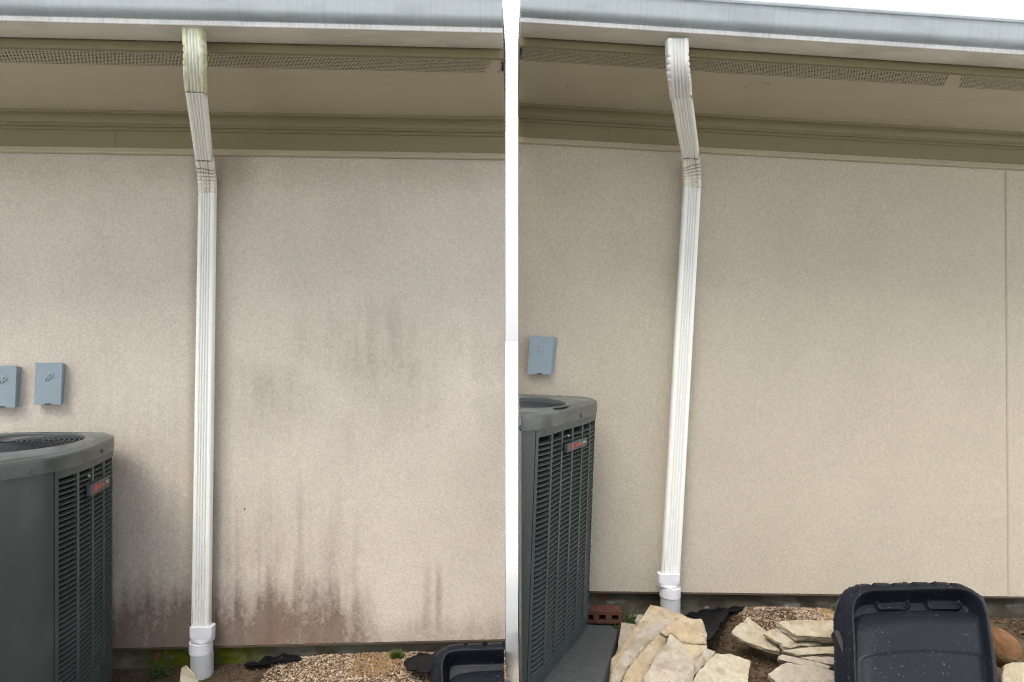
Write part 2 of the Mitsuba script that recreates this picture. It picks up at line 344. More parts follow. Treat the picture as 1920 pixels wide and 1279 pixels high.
# ------------------------------------------------------------------ ground
def ground_sheet():
    m = trimesh.creation.box([3000, 3000, 0.4]); m.apply_translation([0, 0, -0.2 - 0.06]); return m
add('ground', ground_sheet(), 'm_concrete'); labels['ground'] = {'kind': 'structure'}

# bed height along the wall (px -> z) for each bay
def bed_profile(bay, pts):
    s = [bay.on_wall(px, 900)[0] for px, _ in pts]; z = [z for _, z in pts]
    return lambda x: np.interp(x, s, z)
bed1 = bed_profile(B1, [(-200, -0.12), (320, -0.115), (440, -0.100), (520, -0.072), (700, -0.062), (960, -0.070)])
bed2 = bed_profile(B2, [(960, -0.165), (1180, -0.16), (1290, -0.155), (1350, -0.11), (1420, -0.085), (1540, -0.085), (1600, -0.10), (1800, -0.13), (2000, -0.135)])
def bed_z(bay, s, q):
    s, q = np.asarray(s, float), np.asarray(q, float)
    base = (bed1 if bay is B1 else bed2)(s)
    far = -0.135 if bay is B1 else -0.175
    k = np.clip((q - 0.12) / 0.75, 0, 1); k = k * k * (3 - 2 * k)
    bump = (meshkit.fbm(np.stack([s * 6, q * 6, s * 0 + (3 if bay is B1 else 8)], -1)) - 0.5) * 0.035 * np.clip(q / 0.08, 0.2, 1)
    return base * (1 - k) + far * k + bump
def soil(bay, sa, sb):
    qs = np.r_[np.linspace(-0.03, 1.0, 42), np.linspace(1.1, 6.5, 26)]
    ts = np.linspace(0, 1, 110); v = []
    for t in ts:
        for q in qs:
            a = sa(q) if callable(sa) else sa; b = sb(q) if callable(sb) else sb
            s = a + (b - a) * t; v.append([s, q, bed_z(bay, s, q)])
    v = np.array(v); top = len(v)
    f = quadgrid(len(ts), len(qs))
    # skirts at both ends down to the concrete
    w = bay.W(v); extra, ef = [], []
    for i in (0, len(ts) - 1):
        row = np.arange(i * len(qs), (i + 1) * len(qs)); k = top + len(extra)
        low = w[row].copy(); low[:, 2] = -0.055; extra += low.tolist()
        for j in range(len(qs) - 1): ef += [[row[j], row[j + 1], k + j + 1], [row[j], k + j + 1, k + j]]
    return TM(np.vstack([w, extra]), np.vstack([f, ef]))
k = add('soil_bed', soil(B1, -3.2, lambda q: B1.s_end(-GAP, q, -0.1)), 'm_soil', smooth=40); labels[k] = {'kind': 'structure'}
k = add('soil_bed', soil(B2, lambda q: B2.s_end(GAP, q, -0.15), 3.0), 'm_soil', smooth=40); labels[k] = {'kind': 'structure'}

# ------------------------------------------------------------------ house fronts
def house(bay, label, stucco, found, sa, sb, s_wall_end, joint_px, vent_breaks):
    h = thing('house', label, 'house')
    we = s_wall_end if s_wall_end is not None else sb
    m, uv = prism(bay, [(0, 0), (0, 2.55), (-0.25, 2.55), (-0.25, 0)], sa, we); add(h + '__wall', m, stucco, uv=uv)
    m, uv = prism(bay, [(-0.050, -0.5), (-0.050, -0.012), (-0.25, -0.012), (-0.25, -0.5)], sa, we); add(h + '__foundation', m, found, uv=uv)
    m, uv = prism(bay, [(-0.060, -0.010), (0.003, -0.010), (0.003, -0.004), (-0.002, -0.002), (-0.060, -0.002)], sa, we); add(h + '__weep_screed', m, 'm_screed')
    # bottom bead of the frieze: two little steps
    m, uv = prism(bay, [(0.002, 2.376), (0.020, 2.376), (0.026, 2.380), (0.026, 2.390), (0.021, 2.394), (0.021, 2.402), (0.017, 2.407), (0.002, 2.407)], sa, sb)
    add(h + '__trim', m, 'm_trim', smooth=30)
    sj = bay.on_wall(joint_px[0], joint_px[1], 0.012)[0]
    fr = [(0.002, 2.405), (0.0125, 2.405), (0.0125, 2.492), (0.002, 2.492)]
    add(h + '__frieze_board', prism(bay, fr, sa, sj - 0.0008)[0], 'm_frieze'); add(h + '__frieze_board', prism(bay, fr, sj + 0.0008, sb)[0], 'm_frieze')
    # bed moulding below the soffit
    bm = [(0.002, 2.488), (0.020, 2.488), (0.024, 2.491), (0.024, 2.497), (0.019, 2.500), (0.019, 2.504), (0.030, 2.506), (0.032, 2.511), (0.030, 2.516), (0.022, 2.519)]
    bm += [(0.022 + 0.040 * (1 - math.cos(a)), 2.519 + 0.036 * math.sin(a)) for a in np.linspace(0.15, 1.5, 7)]
    bm += [(0.066, 2.557), (0.066, 2.5695), (0.002, 2.5695)]
    add(h + '__bed_moulding', prism(bay, bm, sa, sb)[0], 'm_frieze', smooth=30)
    # soffit: plain sheet, with the perforated strip in front of it
    q_in, q_out, zs = 0.568, 0.703, 2.570
    so = add(h + '__soffit', prism(bay, [(-0.02, zs), (q_in, zs), (q_in, zs + 0.004), (-0.02, zs + 0.004)], sa, sb)[0], 'm_tan')
    rows, pit = 10, 0.0138; dq = (q_out - 0.007 - q_in) / rows
    ang = np.arange(8) * np.pi / 4 + np.pi / 8
    hole = np.stack([np.cos(ang) * 0.0044, np.sin(ang) * 0.0044], 1)
    sq = np.array([[1, .42], [.42, 1], [-.42, 1], [-1, .42], [-1, -.42], [-.42, -1], [.42, -1], [1, -.42]]) * [pit / 2, dq / 2]
    corners = np.array([[1, 1], [-1, 1], [-1, -1], [1, -1]]) * [pit / 2, dq / 2]
    cellv = np.vstack([hole, sq, corners])
    cf = []
    for i in range(8):
        j = (i + 1) % 8; cf += [[i, 8 + i, 8 + j], [i, 8 + j, j]]
    cf += [[8, 16, 9], [10, 17, 11], [12, 18, 13], [14, 19, 15]]
    full = [[16, 17, 18], [16, 18, 19]]
    sides_f = []
    v, f, strip_v, strip_f = [], [], [], []
    s_lo = min(sa(0.6, zs), sa(0.7, zs)) if callable(sa) else sa
    s_hi = max(sb(0.6, zs), sb(0.7, zs)) if callable(sb) else sb
    for r in range(rows):
        qc = q_in + dq * (r + 0.5); s = s_lo + (pit / 2 if r % 2 else 0)
        a = (sa(qc, zs) if callable(sa) else sa); b = (sb(qc, zs) if callable(sb) else sb)
        # plain ends so that the strip is closed
        while s < s_hi:
            if s - pit / 2 >= a and s + pit / 2 <= b:
                blank = any(l0 + (l1 - l0) * (qc - q_in) / (q_out - q_in) < s < g0 + (g1 - g0) * (qc - q_in) / (q_out - q_in) for l0, l1, g0, g1 in vent_breaks)
                kk = len(v)
                for x, y in cellv: v.append([s + x, qc + y, zs])
                f += (np.array(full if blank else cf) + kk).tolist()
            s += pit
    vm = TM(bay.W(np.array(v)), f); vm.remove_unreferenced_vertices()
    add(so + '__vent_panel', vm, 'm_tan'); labels[so + '__vent_panel'] = {'label': 'perforated vent strip along the front of the soffit'}
    add(so + '__vent_cavity', prism(bay, [(q_in - 0.02, zs + 0.018), (q_out, zs + 0.018), (q_out, zs + 0.024), (q_in - 0.02, zs + 0.024)], sa, sb)[0], 'm_void')  # black sheet that paints in the dark behind the holes
    add(so + '__channel', prism(bay, [(q_out - 0.008, zs - 0.003), (q_out + 0.004, zs - 0.003), (q_out + 0.004, zs + 0.01), (q_out - 0.008, zs + 0.01)], sa, sb)[0], 'm_tan')
    add(h + '__fascia', prism(bay, [(q_out + 0.006, 2.562), (0.731, 2.562), (0.731, 2.5705), (0.7165, 2.5705), (0.7165, 2.70), (q_out + 0.006, 2.70)], sa, sb)[0], 'm_frieze')  # darker frieze tone paints in the shade below the gutter
    g = [(0.737, 2.5946), (0.8600, 2.5946), (0.8625, 2.5965), (0.8640, 2.611), (0.8660, 2.614)]
    c0 = [(0.866 + 0.030 * math.sin(a), 2.614 + 0.034 * (1 - math.cos(a))) for a in np.linspace(0.2, 1.45, 7)]
    g += c0 + [(0.8975, 2.660), (0.9005, 2.690), (0.9030, 2.700), (0.9080, 2.703), (0.9095, 2.712), (0.9060, 2.719), (0.8960, 2.719), (0.8950, 2.712), (0.8985, 2.708)]
    g += [(0.8960, 2.690), (0.8925, 2.660), (0.885, 2.640), (0.862, 2.618), (0.858, 2.600), (0.742, 2.600), (0.742, 2.716), (0.737, 2.716)]
    m, uv = prism(bay, g, sa, sb, uvarc=True)
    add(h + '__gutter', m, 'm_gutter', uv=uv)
    add(h + '__drip_edge', prism(bay, [(0.70, 2.722), (0.80, 2.716), (0.802, 2.724), (0.80, 2.748), (0.70, 2.748)], sa, sb)[0], 'm_white_edge')
    add(h + '__roof', prism(bay, [(0.700, 2.600), (0.700, 2.712), (0.699, 2.746), (-0.25, 3.03), (-0.25, 2.600)], sa, sb)[0], 'm_roof')
    return h

e1 = lambda q, z: B1.s_end(-GAP, q, z)
e2 = lambda q, z: B2.s_end(GAP, q, z)
def brk(bay, a, b, c, d):       # (front end, back end, front resume, back resume) as picture points
    A, Bq, Cc, D = [bay.on_wall(px, py, q)[0] for (px, py), q in ((b, 0.568), (a, 0.703), (d, 0.568), (c, 0.703))]
    return (A, Bq, Cc, D)
vb1 = [brk(B1, (926, 109), (906, 136), (951, 110), (931, 136))]
vb2 = [brk(B2, (1784, 144), (1771, 161), (1805, 145), (1796, 163))]
H1 = house(B1, 'beige stucco house front streaked with grey and brown dirt, under green stained gutter elbow', 'm_stucco_dirty', 'm_found_mossy', -3.0, e1, None, (217, 262), vb1)
H2 = house(B2, 'clean washed beige stucco house front behind the stone slabs and the whole black bin', 'm_stucco_clean', 'm_found', e2, 3.1, None, (1142, 246), vb2)
# corner board at the right end of the clean front
pa, pb = B2.on_wall(1885.5, 322, 0.004), B2.on_wall(1890.5, 1116, 0.004)
w_ = 0.009
v = [];
for (s, _, z) in (pb, pa):
    for q in (-0.02, 0.0035):
        for ds in (0, w_): v.append([s + ds, q, z])
add(H2 + '__control_joint', TM(B2.W(np.array(v)), [[0, 1, 3], [0, 3, 2], [4, 6, 7], [4, 7, 5], [0, 4, 5], [0, 5, 1], [2, 3, 7], [2, 7, 6], [0, 2, 6], [0, 6, 4], [1, 5, 7], [1, 7, 3]]), 'm_joint')

# ------------------------------------------------------------------ downspouts
def sect(wd, dp, ridges=True, gd=0.0085):
    """Outline of the pipe, front face towards +n: list of (w, n)."""
    h, pts = wd / 2, []
    r = 0.010
    fr = []
    if ridges:
        xs = np.linspace(-h + r, h - r, 61)
        for x in xs:
            u = x / wd
            n = 0.0
            for c in (-0.225, -0.075, 0.075, 0.225):
                n -= gd * math.exp(-((u - c) / 0.036) ** 2)
            fr.append((x, n))
    else: fr = [(-h + r, 0), (0, 0), (h - r, 0)]
    pts += fr
    pts += [(h - r + r * math.sin(a), -r + r * math.cos(a)) for a in np.linspace(0.3, 1.57, 4)]
    pts += [(h, -dp + r)] + [(h - r + r * math.cos(a), -dp + r - r * math.sin(a)) for a in np.linspace(0.3, 1.57, 4)]
    pts += [(-h + r - r * math.sin(a), -dp + r - r * math.cos(a)) for a in np.linspace(0, 1.3, 4)]
    pts += [(-h, -r)] + [(-h + r - r * math.cos(a), -r + r * math.sin(a)) for a in np.linspace(0.3, 1.3, 4)]
    return np.array(pts)
def sweep(bay, path, widths, dp, pinch=None, groove=None, grow=0.0, gd=0.0085):
    """path: (s, q, z) of the middle of the outer face, dense. Outer normal lies in the q-z plane."""
    path = np.asarray(path, float); n = len(path)
    t = np.gradient(path, axis=0); t /= np.linalg.norm(t, axis=1, keepdims=True)
    arc = np.r_[0, np.cumsum(np.linalg.norm(np.diff(path, axis=0), axis=1))]
    V, UV = [], []
    for i in range(n):
        wd = widths[i] + 2 * grow
        sec = sect(wd, dp + 2 * grow, gd=gd)
        N = np.array([0, -t[i, 2], t[i, 1]]); N /= np.linalg.norm(N)
        if N[1] < 0 and N[2] > 0: N = -N
        Wd = np.cross(N, t[i]); Wd /= np.linalg.norm(Wd)
        if Wd[0] < 0: Wd = -Wd
        off = grow
        w = sec[:, 0].copy(); nn = sec[:, 1].copy()
        if pinch is not None:
            e = np.clip((np.abs(w) / (wd / 2) - 0.72) / 0.28, 0, 1)
            w = w * (1 - pinch(arc[i]) * e * 0.10); nn = nn - pinch(arc[i]) * e * 0.006
        if groove is not None: nn = nn - groove(arc[i]) * 0.0045 * (sec[:, 1] > -0.012)
        p = path[i] + w[:, None] * Wd + (nn + off)[:, None] * N
        V.append(p); UV.append(np.stack([sec[:, 0] / wd * 0.09, np.full(len(sec), arc[i])], 1))
    m = len(V[0]); V = np.vstack(V); UV = np.vstack(UV)
    f = []
    for i in range(n - 1):
        for j in range(m):
            a, b = i * m + j, i * m + (j + 1) % m
            f += [[a, b, b + m], [a, b + m, a + m]]
    for base in (0, (n - 1) * m): f += [[base, base + j, base + j + 1] for j in range(1, m - 1)]
    return TM(bay.W(V), f), UV
def saw(a, pitch, duty=0.3):
    u = (a / pitch) % 1.0
    return max(0.0, 1 - abs(u - 0.5) / (duty / 2)) if abs(u - 0.5) < duty / 2 else 0.0
def pathpts(bay, rows):
    return np.array([bay.on_wall(*side_shift(bay, px, py, q, w)[:2], q) for px, py, q, w in rows])
def side_shift(bay, px, py, q, w):
    dep = bay.d0 - q; sd = 0.040 / dep * (px - 960)           # picture width of the pipe's visible flank
    return px + sd / 2, py, q, w - abs(sd) * 0.85
def pxw(bay, px, py, q, w):
    return abs(bay.on_wall(px + w / 2, py, q)[0] - bay.on_wall(px - w / 2, py, q)[0])
def dense(P, Wd, n):
    u = np.r_[0, np.cumsum(np.linalg.norm(np.diff(P, axis=0), axis=1))]; x = np.linspace(0, u[-1], n)
    return np.stack([PchipInterpolator(u, P[:, i])(x) for i in range(3)], 1), np.interp(x, u, Wd)
def downspout(bay, label, up_rows, low_rows, foot, adapter, coupling, drain_r, ground_py, m_elbow, m_seam):
    d = thing('downspout', label, 'downspout')
    def seg(name, rows, n, bsdf, **kw):
        P, Wd = dense(pathpts(bay, rows), np.array([pxw(bay, *side_shift(bay, *r)) for r in rows]), n)
        m, uv = sweep(bay, P, Wd, 0.040, **kw); k = add(d + '__' + name, m, bsdf, smooth=True, uv=uv); return k, P, Wd
    kE, P, Wd = seg('upper_elbow', up_rows, 90, m_elbow, pinch=lambda a: saw(a - 0.03, 0.026, 0.42) if a > 0.055 else 0.0, grow=0.0022, gd=0.0065)
    seg('offset_pipe', [up_rows[-1], low_rows[0]], 12, 'm_pipe', gd=0.0045)
    k, P2, W2 = seg('lower_elbow', low_rows, 110, 'm_pipe_grimy', groove=lambda a: saw(a - 0.045, 0.0165, 0.5) if 0.045 < a < 0.16 else 0.0, grow=0.0012)
    seg('pipe', [low_rows[-1], foot], 14, 'm_pipe')
    # dark ragged sealant at the two joints
    for Pq, Wq, end in ((P, Wd, -1), (P2, W2, 0)):
        c = Pq[end]; t = Pq[end] - Pq[end - 1] if end else Pq[1] - Pq[0]; t /= np.linalg.norm(t)
        N = np.array([0, -t[2], t[1]]); N /= np.linalg.norm(N)
        if N[1] < 0 and N[2] > 0: N = -N
        xs = np.linspace(-0.47, 0.47, 40) * Wq[end]
        pts = c + N * 0.0012 + np.stack([xs, xs * 0, xs * 0], 1) + t * (rng.normal(0, 0.0010, 40)[:, None])
        if m_seam or end == 0: add(d + '__sealant', tube(bay.W(pts), 0.0006 + 0.0019 * rng.random(40), 6), 'm_sealant', smooth=True)
    # adapter from flat pipe to round drain
    px, y0, y1, w = adapter
    a = bay.on_wall(px, y0, 0.09); b = bay.on_wall(px - 0.5, y1, 0.09); wd = pxw(bay, px, y0, 0.09, w)
    n = 10; rows = []
    sc = sect(wd, 0.052, ridges=False); ang = np.arctan2(sc[:, 1] + 0.026, sc[:, 0])
    circ = np.stack([np.cos(ang) * wd / 2 * 0.99, np.sin(ang) * wd / 2 * 0.85 - 0.036], 1)
    V = []
    for i, t in enumerate(np.linspace(0, 1, n)):
        kk = 0 if t < 0.55 else ((t - 0.55) / 0.45) ** 1.5
        q2 = sc * (1 - kk) + circ * kk; c = a + (b - a) * t
        V.append(np.stack([c[0] + q2[:, 0], 0.090 + q2[:, 1] + 0.004, np.full(len(q2), c[2])], 1))
    m = len(sc); V = np.vstack(V); f = []
    for i in range(n - 1):
        for j in range(m):
            p, r = i * m + j, i * m + (j + 1) % m; f += [[p, r, r + m], [p, r + m, p + m]]
    f += [[0, j, j + 1] for j in range(1, m - 1)]
    ad = add(d + '__adapter', TM(bay.W(V), f), 'm_pvc', smooth=35)
    px, y0, y1, w = coupling
    q = 0.052; a = bay.on_wall(px, y0, q); b = bay.on_wall(px, y1, q); R = pxw(bay, px, y0, 0.09, w) / 2
    def ring(r, c0, c1, key, bsdf):
        an = np.arange(48) * 2 * np.pi / 48; V = []
        for rr, c in ((r * 0.96, c0), (r, c0 + (c1 - c0) * 0.04), (r, c1 - (c1 - c0) * 0.02), (r * 0.95, c1)):
            V.append(np.stack([c[0] + rr * np.cos(an), q + rr * np.sin(an), np.full(48, c[2])], 1))
        V = np.vstack(V); f = []
        for i in range(3):
            for j in range(48):
                p, r2 = i * 48 + j, i * 48 + (j + 1) % 48; f += [[p, r2, r2 + 48], [p, r2 + 48, p + 48]]
        for base in (0, 144): f += [[base, base + j, base + j + 1] for j in range(1, 47)]
        return add(key, TM(bay.W(V), f), bsdf, smooth=30)
    ring(R, a, b, d + '__coupling', 'm_pvc')
    px2, w2 = drain_r
    c0 = bay.on_wall(px2, y1, q); c1 = bay.on_wall(px2 + (0.8 if bay is B1 else -0.8), ground_py, q)
    ring(pxw(bay, px2, y1, 0.09, w2) / 2, c0, c1, d + '__drain_pipe', 'm_pvc_grey')
    return d
D1 = downspout(B1, 'white downspout with green algae on its top elbow, on the dirty wall',
    [(364, 50, .840, 45.5), (364.5, 62, .839, 46), (366.3, 92, .829, 46.5), (368, 130, .790, 46), (369.5, 152, .745, 46), (371, 173, .690, 45.5)],
    [(385.5, 302, .150, 37.5), (386.5, 314, .118, 37.5), (388, 329, .096, 37.5), (389, 343, .088, 37.5), (389.6, 362, .085, 37.5)], (377.8, 1182, .085, 41),
    (376.2, 1177, 1206, 43), (377, 1201, 1222, 42.5), (378.5, 41), 1290, 'm_algae', True)
D2 = downspout(B2, 'shiny clean white downspout standing behind the heap of leaning stone slabs', 
    [(1269.3, 72, .840, 42.5), (1269.6, 84, .839, 43), (1270.6, 112, .829, 43), (1272, 148, .790, 43), (1273.3, 166, .745, 43), (1275, 185, .690, 42)],
    [(1293.3, 298, .150, 34.5), (1294.8, 308, .118, 34.5), (1296.5, 323, .096, 35), (1297.3, 336, .088, 35), (1297.7, 352, .085, 35)], (1257.2, 1082, .085, 37),
    (1256, 1078, 1103, 40), (1256.2, 1099, 1118, 39), (1257, 36.5), 1175, 'm_alu', False)

# ------------------------------------------------------------------ disconnect boxes on the wall
def hexa(bay, front, back, qf, r=0.0):
    F_ = [bay.on_wall(px, py, qf) for px, py in front]; K = [bay.on_wall(px, py, 0.0005) for px, py in back]
    return np.array(F_), np.array(K)
HX = [[0, 1, 2], [0, 2, 3], [4, 6, 5], [4, 7, 6], [0, 4, 5], [0, 5, 1], [1, 5, 6], [1, 6, 2], [2, 6, 7], [2, 7, 3], [3, 7, 4], [3, 4, 0]]
def wall_box(bay, label, front, back, qf, emblem=True):
    d = thing('disconnect_box', label, 'electrical box')
    Fp, K = hexa(bay, front, back, qf)
    body_f = K + (Fp - K) * 0.80; cen = body_f.mean(0)
    body_f = cen + (body_f - cen) * [0.985, 1, 0.985]
    add(d + '__body', TM(bay.W(np.vstack([body_f, K])), HX), 'm_box')
    # cover with a folded lip
    cb = K + (Fp - K) * 0.62
    add(d + '__cover', TM(bay.W(np.vstack([Fp, cb + (cb - cb.mean(0)) * [0.012, 0, 0.012]])), HX), 'm_box')
    o = (Fp[3] + Fp[2]) / 2; ex = (Fp[2] - Fp[3]); ex /= np.linalg.norm(ex); ez = np.array([0, 0, 1.0])
    def local(x0, x1, z0, z1, q0, q1):
        v = [o + ex * x + ez * z + np.array([0, q, 0]) for q in (q1, q0) for x, z in ((x0, z1), (x1, z1), (x1, z0), (x0, z0))]
        return TM(bay.W(np.array(v)), HX)
    wd = np.linalg.norm(Fp[2] - Fp[3])
    add(d + '__latch', local(-0.10 * wd, 0.14 * wd, 0.0005, 0.0055, -0.004, 0.0015), 'm_void')
    if emblem:
        t7 = meshkit.text_mesh('7', 0.036, 0.006, bold=True); tp = meshkit.text_mesh('P', 0.036, 0.006, bold=True)
        ms = []
        for t, dx in ((t7, 0.0), (tp, 0.017)):
            vv = np.array(t.vertices); vv[:, 0] = vv[:, 0] * 0.8 + dx + vv[:, 1] * 0.14; ms.append(TM(vv, t.faces))
        t = join(ms); vv = np.array(t.vertices); cx = (vv[:, 0].min() + vv[:, 0].max()) / 2
        top = (Fp[0] + Fp[1]) / 2
        sc = wd / 0.128
        p = top + ((vv[:, :1] - cx) * sc) * ex + ((vv[:, 1:2]) * sc - 0.087 * wd / 0.128) * ez + np.stack([vv[:, 0] * 0, vv[:, 2] - 0.0004, vv[:, 0] * 0], 1)
        add(d + '__emblem', TM(bay.W(p), t.faces), 'm_box_emblem')
    return d
wall_box(B1, 'grey disconnect box with embossed emblem, right one of the two on the stained wall', [(67, 681), (116.4, 681), (113.8, 759.5), (63.4, 759)], [(76, 683), (124, 683.5), (118.5, 757.5), (73, 757)], 0.045)
wall_box(B1, 'grey disconnect box cut by the left edge of the picture, above the condenser lid', [(-19, 686.5), (31, 686.5), (28, 765), (-22, 764.5)], [(-8, 689), (40.8, 689), (35.5, 763), (-10, 762.5)], 0.045)
wall_box(B2, 'grey disconnect box with embossed emblem alone on the clean wall', [(993.4, 630.5), (1038.2, 632.2), (1032.6, 703), (988.8, 702)], [(996, 634), (1045.8, 635), (1039, 700.5), (993, 699.5)], 0.05)

# ------------------------------------------------------------------ air conditioner condensers
def cut(m, side):
    """Keep the part of the mesh on one side of the gap plane (side +1: x > GAP, -1: x < -GAP, 0: all)."""
    if side == 0: return m
    return trimesh.intersections.slice_mesh_plane(m, [side, 0, 0], [side * GAP, 0, 0])
def condenser(bay, label, plan, i_seam, i_end, zl, zbase, oc, orad, screws, badge, side, end_panel=None, bright=()):
    """plan: closed outline (x, depth) round the cabinet, camera-relative; louvres between plan points i_seam..i_end; zl: lid's lower edge."""
    u = thing('air_conditioner', label, 'air conditioner')
    P = np.array(plan, float); Pc = np.vstack([P, P[:1]])
    ar = np.r_[0, np.cumsum(np.linalg.norm(np.diff(Pc, axis=0), axis=1))]
    cs = CubicSpline(ar, Pc, bc_type='periodic')
    tot = ar[-1]; a0, a1 = ar[i_seam], ar[i_end]
    def curve(a): return cs(np.asarray(a) % tot)
    def nrm(a):
        d = cs(np.asarray(a) % tot, 1); n = np.stack([d[..., 1], -d[..., 0]], -1)
        return n / np.linalg.norm(n, axis=-1, keepdims=True)
    def off(a, d): return curve(a) + nrm(a) * d
    def wallstrip(aa, d, z0, z1, th):
        """Curved plate along arc values aa: outer face at offset d, thickness th."""
        V = []
        for a in aa:
            o, i = off(a, d), off(a, d - th)
            V += [[*o, z0], [*o, z1], [*i, z1], [*i, z0]]
        n = len(aa); f = []
        for k in range(n - 1):
            for j in range(4):
                p, q = k * 4 + j, k * 4 + (j + 1) % 4; f += [[p, q, q + 4], [p, q + 4, p + 4]]
        f += [[0, 1, 2], [0, 2, 3], [4 * n - 4, 4 * n - 2, 4 * n - 3], [4 * n - 4, 4 * n - 1, 4 * n - 2]]
        return TM(bay.place(np.array(V)), f)
    def put(key, m, bsdf, smooth=30):
        m = cut(m, side)
        if side and key in ('corner_panel', 'coil', 'base_pan'):
            for piece in m.split(only_watertight=False):
                if piece.area > 1e-3: add(u + '__' + key, piece, bsdf, smooth=smooth)
            return
        if len(m.faces): return add(u + '__' + key, m, bsdf, smooth=smooth)
    full = np.linspace(0, tot, 181)
    put('coil', wallstrip(full, -0.045, zbase + 0.02, zl - 0.002, 0.004), 'm_void')
    put('base_pan', wallstrip(full, -0.002, zbase, zbase + 0.035, 0.02), 'm_unit')
    put('corner_panel', wallstrip(np.linspace(a1, tot + a0 - 0.004, 120), 0.0, zbase + 0.037, zl - 0.001, 0.012), 'm_unit')
    # louvred side: head and foot rails, ribs, slats
    Z0, Z1, pitch, rib = zbase + 0.060, zl - 0.030, 0.0203, 0.017
    la = np.linspace(a0, a1, 50)
    put('head_rail', wallstrip(la, 0.001, Z1, zl - 0.001, 0.012), 'm_unit'); put('foot_rail', wallstrip(la, 0.001, zbase + 0.037, Z0, 0.012), 'm_unit')
    colw = 0.121; first = a0 + 0.016
    put('rib', wallstrip(np.linspace(a0, first, 3), 0.001, Z0, Z1, 0.012), 'm_unit')
    ncol = int((a1 - first) / colw)
    slats = []
    for c in range(ncol):
        s0, s1 = first + c * colw, first + (c + 1) * colw - rib
        put('rib', wallstrip(np.linspace(s1, s1 + rib, 3), 0.001, Z0, Z1, 0.012), 'm_unit')
        aa = np.linspace(s0 - 0.002, s1 + 0.002, 4); V = []
        for a in aa:
            o, i = off(a, -0.0005), off(a, -0.013)
            V += [[*o, Z0], [*o, Z0 + 0.0035], [*i, Z0 + 0.0090], [*i, Z0 + 0.0070]]
        f = []
        for k in range(3):
            for j in range(4):
                p, q = k * 4 + j, k * 4 + (j + 1) % 4; f += [[p, q, q + 4], [p, q + 4, p + 4]]
        base = TM(bay.place(np.array(V)), f)
        slats.append(base)
    nrow = int((Z1 - Z0) / pitch); rest = []
    shown = [(c, r) for c in range(ncol) for r in range(nrow - 1, -1, -1)]
    dicts = [mikit.ply(b, 'm_unit', smooth=False) for b in slats]
    for i, (c, r) in enumerate(shown):
        if i < 300:
            scene[uniq_slat(u)] = {**dicts[c], 'to_world': bay.up(r * pitch + 0.003)}
        else:
            m = slats[c].copy(); m.apply_transform(np.array(bay.up(r * pitch + 0.003).matrix, float)); rest.append(m)
    if rest:
        add(u + '__far_louvers', join(rest), 'm_unit'); labels[u + '__far_louvers'] = {'kind': 'stuff'}
    # lid: rolled band, shoulder and dished ring round the fan opening
    oc = np.array(oc); N = 180
    an = np.arange(N) * 2 * np.pi / N
    dd = np.stack([np.cos(an), np.sin(an)], 1)
    fine = np.linspace(0, tot, 1600, endpoint=False); Q = curve(fine) - oc; qa = np.unwrap(np.arctan2(Q[:, 1], Q[:, 0]))
    o = np.argsort(np.mod(qa, 2 * np.pi)); qm = np.mod(qa, 2 * np.pi)[o]
    rad = np.interp(an, np.r_[qm - 2 * np.pi, qm, qm + 2 * np.pi], np.tile(np.linalg.norm(Q, axis=1)[o], 3))
    rings = []
    def ringp(f_, z): rings.append(np.column_stack([oc + dd * f_[:, None], np.full(N, z)]))
    ringp(rad - 0.006, zl); ringp(rad + 0.006, zl); ringp(rad + 0.006, zl + 0.046); ringp(rad + 0.003, zl + 0.054); ringp(rad - 0.004, zl + 0.058)
    ringp(rad - 0.018, zl + 0.060); ringp(rad - 0.026, zl + 0.066)
    o_r = np.full(N, orad)
    mid = np.minimum(rad - 0.036, o_r + 0.03) ; mid = np.maximum(mid, o_r + 0.012)
    ringp(mid, zl + 0.068); ringp(o_r + 0.008, zl + 0.072); ringp(o_r, zl + 0.071); ringp(o_r - 0.004, zl + 0.062); ringp(o_r - 0.006, zl - 0.03)
    R_ = np.vstack(rings); f = []
    for i in range(len(rings) - 1):
        for j in range(N):
            p, q = i * N + j, i * N + (j + 1) % N; f += [[p, q, q + N], [p, q + N, p + N]]
    lid = TM(bay.place(R_), f)
    kl = put('lid', lid, 'm_lid', 40)
    # fan guard: rings and spokes of wire
    ms = []
    for r in np.linspace(0.035, orad - 0.004, 15):
        a = np.linspace(0, 2 * np.pi, 73); zz = zl + 0.060 + 0.012 * (1 - (r / orad) ** 2)
        ms.append(tube(bay.place(np.column_stack([oc[0] + r * np.cos(a), oc[1] + r * np.sin(a), np.full(73, zz)])), 0.0022, 5))
    for a in np.arange(10) * np.pi / 5 + 0.2:
        rr = np.linspace(0.02, orad, 8); zz = zl + 0.056 + 0.012 * (1 - (rr / orad) ** 2)
        ms.append(tube(bay.place(np.column_stack([oc[0] + rr * np.cos(a), oc[1] + rr * np.sin(a), zz])), 0.0026, 5))
    put('fan_guard', join(ms), 'm_wire', True)
    fb_ = []
    for kf in range(3):
        V, f = [], []
        rr = np.linspace(0.05, orad - 0.03, 7); tt = np.linspace(-0.62, 0.62, 9)
        for r in rr:
            for t in tt:
                a = kf * 2 * np.pi / 3 + t; V.append([oc[0] + r * math.cos(a), oc[1] + r * math.sin(a), zl - 0.05 + 0.05 * t])
        f = quadgrid(7, 9); fb_.append(TM(bay.place(np.array(V)), f))
    hb = trimesh.creation.cylinder(0.06, 0.05, sections=24); hv = np.array(hb.vertices) + [oc[0], oc[1], zl - 0.05]
    fb_.append(TM(bay.place(hv), hb.faces))
    put('fan', join(fb_), 'm_fan', 30)
    a = np.linspace(0, 2 * np.pi, 49)
